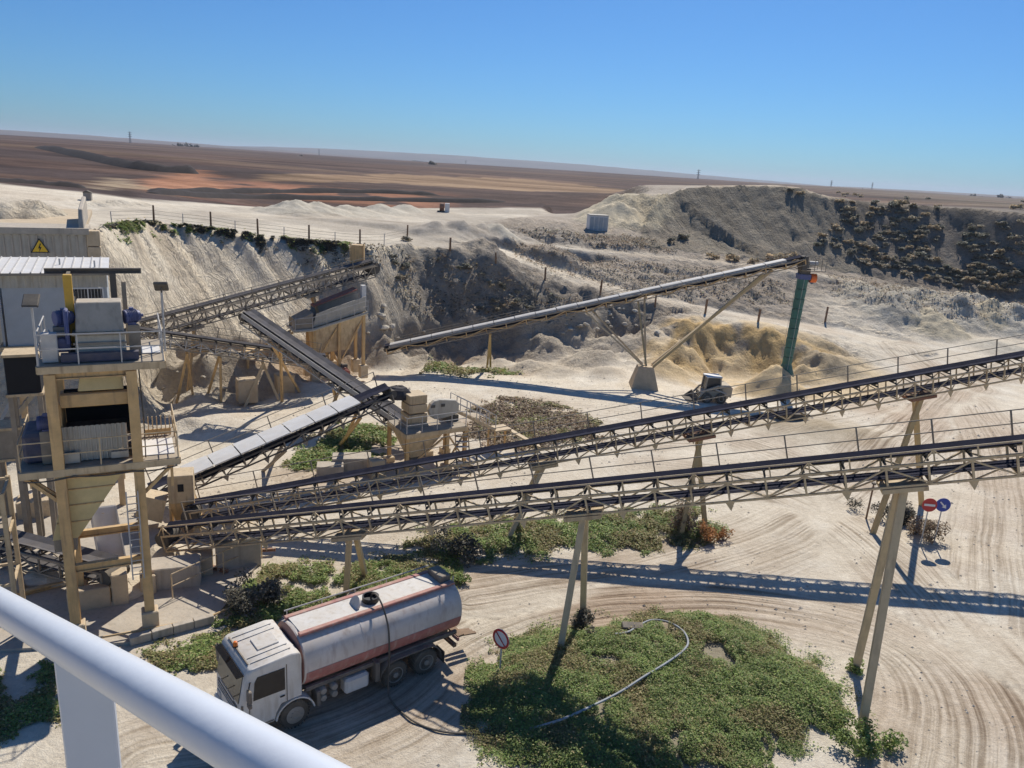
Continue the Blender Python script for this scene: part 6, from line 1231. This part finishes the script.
# shrubs
def bush_mesh(name, n, pal, r=1.0, h=1.0, lobes=9, size=.12, seed=1):
    g = np.random.default_rng(seed); L_ = np.stack([g.normal(0, .42 * r, lobes), g.normal(0, .42 * r, lobes), g.uniform(.25, .8, lobes) * h], 1); k = g.integers(0, lobes, n)
    d = g.normal(size=(n, 3)); d /= np.linalg.norm(d, axis=1)[:, None]; c = L_[k] + d * (g.random(n) ** .45)[:, None] * np.array([.42 * r, .42 * r, .34 * h]); c[:, 2] = np.maximum(c[:, 2], .03)
    cols = pal[g.integers(0, len(pal), n)] * g.uniform(.7, 1.35, n)[:, None] * (g.uniform(.75, 1.25, lobes)[k])[:, None]
    return leaf_mesh(name, c, size, cols, .4)
def stem_mesh(h):
    mb = MB()
    for k in range(5): a = k * 1.26; mb.tube((0, 0, -.15), (.32 * math.cos(a), .32 * math.sin(a), h * .6), .035, .012, n=5)
    return mb.mesh('stem', M['bark'])
def shrub(label, px, py, w, h, pal, n=900, size=.06, seed=1, group=None):
    p = hit(px, py); s = thing('shrub', label, 'shrub', p, random.uniform(0, 6), group); inst('foliage', bush_mesh('foliage', n, pal, w / 1.8, h, 9, size, seed), s); inst('stem', stem_mesh(h), s)
shrub('dark leafy shrub at the foot of the leg pair on the mound edge', 580, 631, 1.1, .9, DARK * 1.1, 1300, .06, 3)
shrub('green shrub at the foot of the tall leg pair on the bare ground', 868, 746, 1.9, .75, GREEN, 1800, .07, 4)
shrub('small green shrub between the two tall legs', 855, 672, .7, .45, GREEN, 500, .06, 5)
shrub('dark green shrub around the thin upright post', 882, 517, 2.4, 1.2, DARK, 1500, .08, 6); shrub('dusty shrub between the upright post and the road signs', 903, 523, 1.4, 1.0, DARK, 900, .08, 7)
shrub('reddish brown dry bush behind the no entry sign', 914, 534, 1.5, 1.0, BROWN, 900, .07, 8); shrub('reddish dry bush around the foot of the blue arrow sign', 930, 541, 1.5, 1.2, BROWN, 1000, .07, 9)
shrub('tall brown dry bush at the end of the green strip', 686, 534, 1.8, 1.8, BROWN, 1500, .08, 10); shrub('orange brown dry bush beside the ochre leg', 708, 541, 1.3, 1.0, BROWN * np.array([1.5, 1.0, .6]), 800, .07, 11); shrub('small dry orange tuft right of the ochre leg', 724, 540, .8, .6, BROWN * np.array([1.5, 1.0, .6]), 400, .06, 12)
shrub('dark shrub in the strip where the conveyor shadow starts', 458, 556, 2.2, 1.1, DARK, 1500, .08, 13); shrub('dark bush at the slab corner behind the tanker cab', 244, 612, 1.9, 1.3, DARK * 1.2, 1500, .07, 14); shrub('broad grey-green bush on the bank behind the tanker', 268, 606, 2.2, 1.0, DARK * 1.4, 1500, .08, 15)
shrub('small green tuft beside the rear of the tanker', 462, 583, .9, .4, GREEN, 500, .06, 16)
vm = [bush_mesh('scrub_bush', 230, DARK * 1.9 * np.array(t), 1.0, .85, 7, .22, 40 + i) for i, t in enumerate(((1, 1, 1), (1.25, 1.2, 1.15), (.85, .9, .9), (1.7, 1.5, 1.3)))]
def scatter(n, poly, label, group, smin, smax, seed):
    rr = random.Random(seed); x0, x1 = min(p[0] for p in poly), max(p[0] for p in poly); y0, y1 = min(p[1] for p in poly), max(p[1] for p in poly); k = 0; pa = [(float(a), float(b)) for a, b in poly]
    while k < n:
        a, b = rr.uniform(x0, x1), rr.uniform(y0, y1)
        if not bool(in_poly(np.array([a]), np.array([b]), pa)[0]): continue
        if float(fbm(np.array([a / 34.0]), np.array([b / 20.0]), 2, 251)[0]) < .44: continue
        p = hit(a, b); s_ = rr.uniform(smin, smax); o = inst('scrub_bush', vm[rr.randrange(4)], None, p, (0, 0, rr.uniform(0, 6)), (s_, s_, s_ * rr.uniform(.6, .95))); tag(o, label, 'bush', group); k += 1
scatter(230, ((798, 205), (850, 206), (915, 212), (985, 232), (995, 280), (940, 284), (880, 268), (828, 258), (800, 240)), 'dark scrub bush growing on the steep slope right of the grey mound', 'bushes on the dark slope', .35, 1.0, 1)
scatter(50, ((940, 218), (1030, 222), (1030, 296), (950, 286)), 'scrub bush on the bare right end of the dark slope', 'bushes on the bare slope end', .6, 1.3, 2)
scatter(26, ((780, 190), (1030, 202), (1030, 212), (900, 208), (800, 200)), 'low bush along the crest above the dark slope', 'bushes along the crest', .6, 1.5, 3)
scatter(30, ((395, 252), (450, 258), (560, 300), (580, 318), (470, 315), (410, 300), (385, 275)), 'grey-green bush on the dark face below the ramp road', 'bushes on the dark face', .3, .65, 4)
for i, (a, b, s_) in enumerate(((714, 259, 1.0), (733, 261, 1.25), (752, 264, 1.1), (774, 262, 1.6), (789, 260, 1.4), (684, 240, 1.2), (672, 242, .9))):
    p = hit(a, b); o = inst('scrub_bush', vm[3 if i < 5 else 0], None, p, (0, 0, i), (s_, s_, s_)); tag(o, 'yellow-green bush along the foot of the grey mound' if i < 5 else 'dark bush in the shaded hollow of the grey mound', 'bush', 'bushes at the mound foot' if i < 5 else 'bushes in the hollow')
p = hit(407, 241); tag(inst('scrub_bush', vm[1], None, p, None, (.7, .7, .6)), 'single bush at the corner post of the fence', 'bush')
# pieces of rock at the foot of the faces
rr = random.Random(9)
mat('limestone', (.52, .46, .36), .95, var=.2, scale=1.5, bump=.5)
rmesh = []
for k in range(4):
    v = []; mb = MB(); n = 8; rings = []
    for j, (f, z) in enumerate(((.7, -.2), (1, .1), (.85, .5), (.35, .78))): rings.append([(f * rr.uniform(.75, 1.2) * math.cos(2 * math.pi * i / n), f * rr.uniform(.75, 1.2) * math.sin(2 * math.pi * i / n), z * rr.uniform(.85, 1.15)) for i in range(n)])
    rmesh.append(mb.loft(rings).mesh('boulder', M['limestone']))
for lbl, grp, pl, n, a0, a1 in (('pale boulder at the foot of the dark face', 'boulders under the face', ((370, 300), (440, 318), (470, 330), (400, 345), (365, 335)), 8, .3, .8), ('pale boulder among the broken ground below the ramp', 'boulders below the ramp', ((600, 285), (650, 310), (660, 335), (560, 335), (575, 305)), 24, .25, .7),
                                 ('rock lying below the level lattice conveyor', 'rocks under the lattice conveyor', ((160, 370), (235, 372), (230, 395), (165, 395)), 6, .2, .5)):
    k = 0
    while k < n:
        a, b = rr.uniform(min(p[0] for p in pl), max(p[0] for p in pl)), rr.uniform(min(p[1] for p in pl), max(p[1] for p in pl))
        if not bool(in_poly(np.array([a]), np.array([b]), [(float(u), float(w)) for u, w in pl])[0]): continue
        p = hit(a, b); s_ = rr.uniform(a0, a1) * .7; tag(inst('boulder', rmesh[k % 4], None, p, (rr.uniform(-.3, .3), rr.uniform(-.3, .3), rr.uniform(0, 6)), (s_, s_ * rr.uniform(.7, 1.1), s_ * rr.uniform(.6, 1))), lbl, 'boulder', grp); k += 1
# ------------------------------------------------------------------ far off: masts, trees, farm buildings
mat('mast_grey', (.16, .16, .17), .7)
mb = MB(); H_ = 30.0
for a, b in ((-1, -1), (1, -1), (1, 1), (-1, 1)): mb.bar((a * 2.2, b * 2.2, 0), (a * .3, b * .3, H_), .5)
for k in range(6): z = k * H_ / 6; w = 2.2 - 1.9 * k / 6; mb.bar((-w, -w, z), (w * .85, -w * .85, z + H_ / 6), .3); mb.bar((w, -w, z), (-w * .85, -w * .85, z + H_ / 6), .3)
pyl = mb.mesh('tower_body', M['mast_grey'])
arm = MB().bar((-5, 0, 0), (5, 0, 0), .5).bar((-5, 0, 0), (0, 0, 1.6), .3).bar((5, 0, 0), (0, 0, 1.6), .3).mesh('cross_arm', M['mast_grey'])
for i, (px, pt_, pb, D_) in enumerate(((129.5, 131, 146, 1500), (319, 149, 158, 2400), (466, 160, 167, 2600), (699, 169, 184, 1500), (574, 170, 176, 2800), (832, 180, 191, 1900), (873, 182, 192, 2000), (225, 152, 156, 3200))):
    top = gy(px, pt_, D_); bot = gy(px, pb, D_); sc_ = (top.z - bot.z) / H_; zg = min(ground(top.x, top.y), bot.z)
    t = thing('transmission_pylon', 'thin grey power line pylon far off on the horizon', 'pylon', (top.x, top.y, top.z - H_ * sc_ - 1), 0, 'pylons along the horizon'); t.scale = (max(.6, sc_ * .8),) * 2 + (sc_,)
    inst('tower_body', pyl, t); [inst('cross_arm', arm, t, (0, 0, z)) for z in (20, 24, 28)]
tmesh = [bush_mesh('crown', 160, DARK * .8, 3.2, 5.0, 6, 1.0, 60 + k) for k in range(2)]; trk = MB().tube((0, 0, -1), (0, 0, 2.5), .3, .15, n=6).mesh('trunk', M['bark'])
for i, (px, py, D_, s_) in enumerate(((418, 168, 900, 1.1), (426, 168, 905, 1.2), (434, 167, 900, 1.8), (443, 170, 880, 1.0), (300, 158, 900, 1.0), (370, 165, 900, .9), (393, 168, 880, .9), (175, 148, 1500, 1.8), (181, 147, 1500, 2.0), (188, 147, 1500, 2.4), (196, 148, 1500, 1.8), (106, 145, 1300, 1.5), (838, 190, 1700, 1.6), (845, 190, 1700, 1.5), (850, 191, 1700, 1.7), (862, 191, 1700, 1.6), (972, 197, 1500, 1.8), (980, 198, 1500, 1.3), (1000, 198, 1300, 1.8), (1010, 199, 1300, 1.2), (658, 184, 700, .9))):
    p = gy(px, py, D_); z = min(p.z, ground(p.x, p.y) + 1.5); t = thing('distant_tree', 'small dark tree on the skyline beyond the brown fields', 'tree', (p.x, p.y, p.z - 3 * s_), i, 'trees along the skyline'); t.scale = (s_, s_, s_); inst('crown', tmesh[i % 2], t, (0, 0, 1.5)); inst('trunk', trk, t)
for i, (px, py, D_, w) in enumerate(((183, 149, 1550, 14), (192, 149, 1560, 10), (578, 177, 1700, 16), (590, 178, 1700, 9))):
    p = gy(px, py, D_); b = thing('farm_building', 'tiny pale farm building far off among the skyline trees', 'building', (p.x, p.y, p.z - 3), .3 * i, 'far farm buildings'); MB().box((0, 0, 3), (w, 8, 6)).build('wall', M['sheet_beige'], b); MB().ext([(-w / 2 - .5, -4.5, 6), (-w / 2 - .5, 4.5, 6), (-w / 2 - .5, 0, 8.5)], (w + 1, 0, 0)).build('roof', M['rust'], b)
    [MB().box((-w / 3 + k * w / 3, -4.05, 3.2), (1.4, .2, 1.6)).build('window', M['window_dark'], b) for k in range(3)]
# ------------------------------------------------------------------ air
hzm = bpy.data.materials.new('haze'); hzm.use_nodes = True; N = hzm.node_tree.nodes; N.remove(N['Principled BSDF']); vol = N.new('ShaderNodeVolumePrincipled')
vol.inputs['Color'].default_value = (.80, .88, 1.0, 1); vol.inputs['Density'].default_value = HAZE; vol.inputs['Anisotropy'].default_value = .2
hzm.node_tree.links.new(vol.outputs[0], N['Material Output'].inputs['Volume'])
MBx = MB().box((0, 0, 0), (float(XS[-1] - XS[0]) + 200, float(YS[-1] - YS[0]) + 200, 120)).build('haze', hzm, None, loc=(float(XS[-1] + XS[0]) / 2, float(YS[-1] + YS[0]) / 2, 46)); tag(MBx, 'thin bluish air haze over the whole quarry', 'haze', kind='stuff')
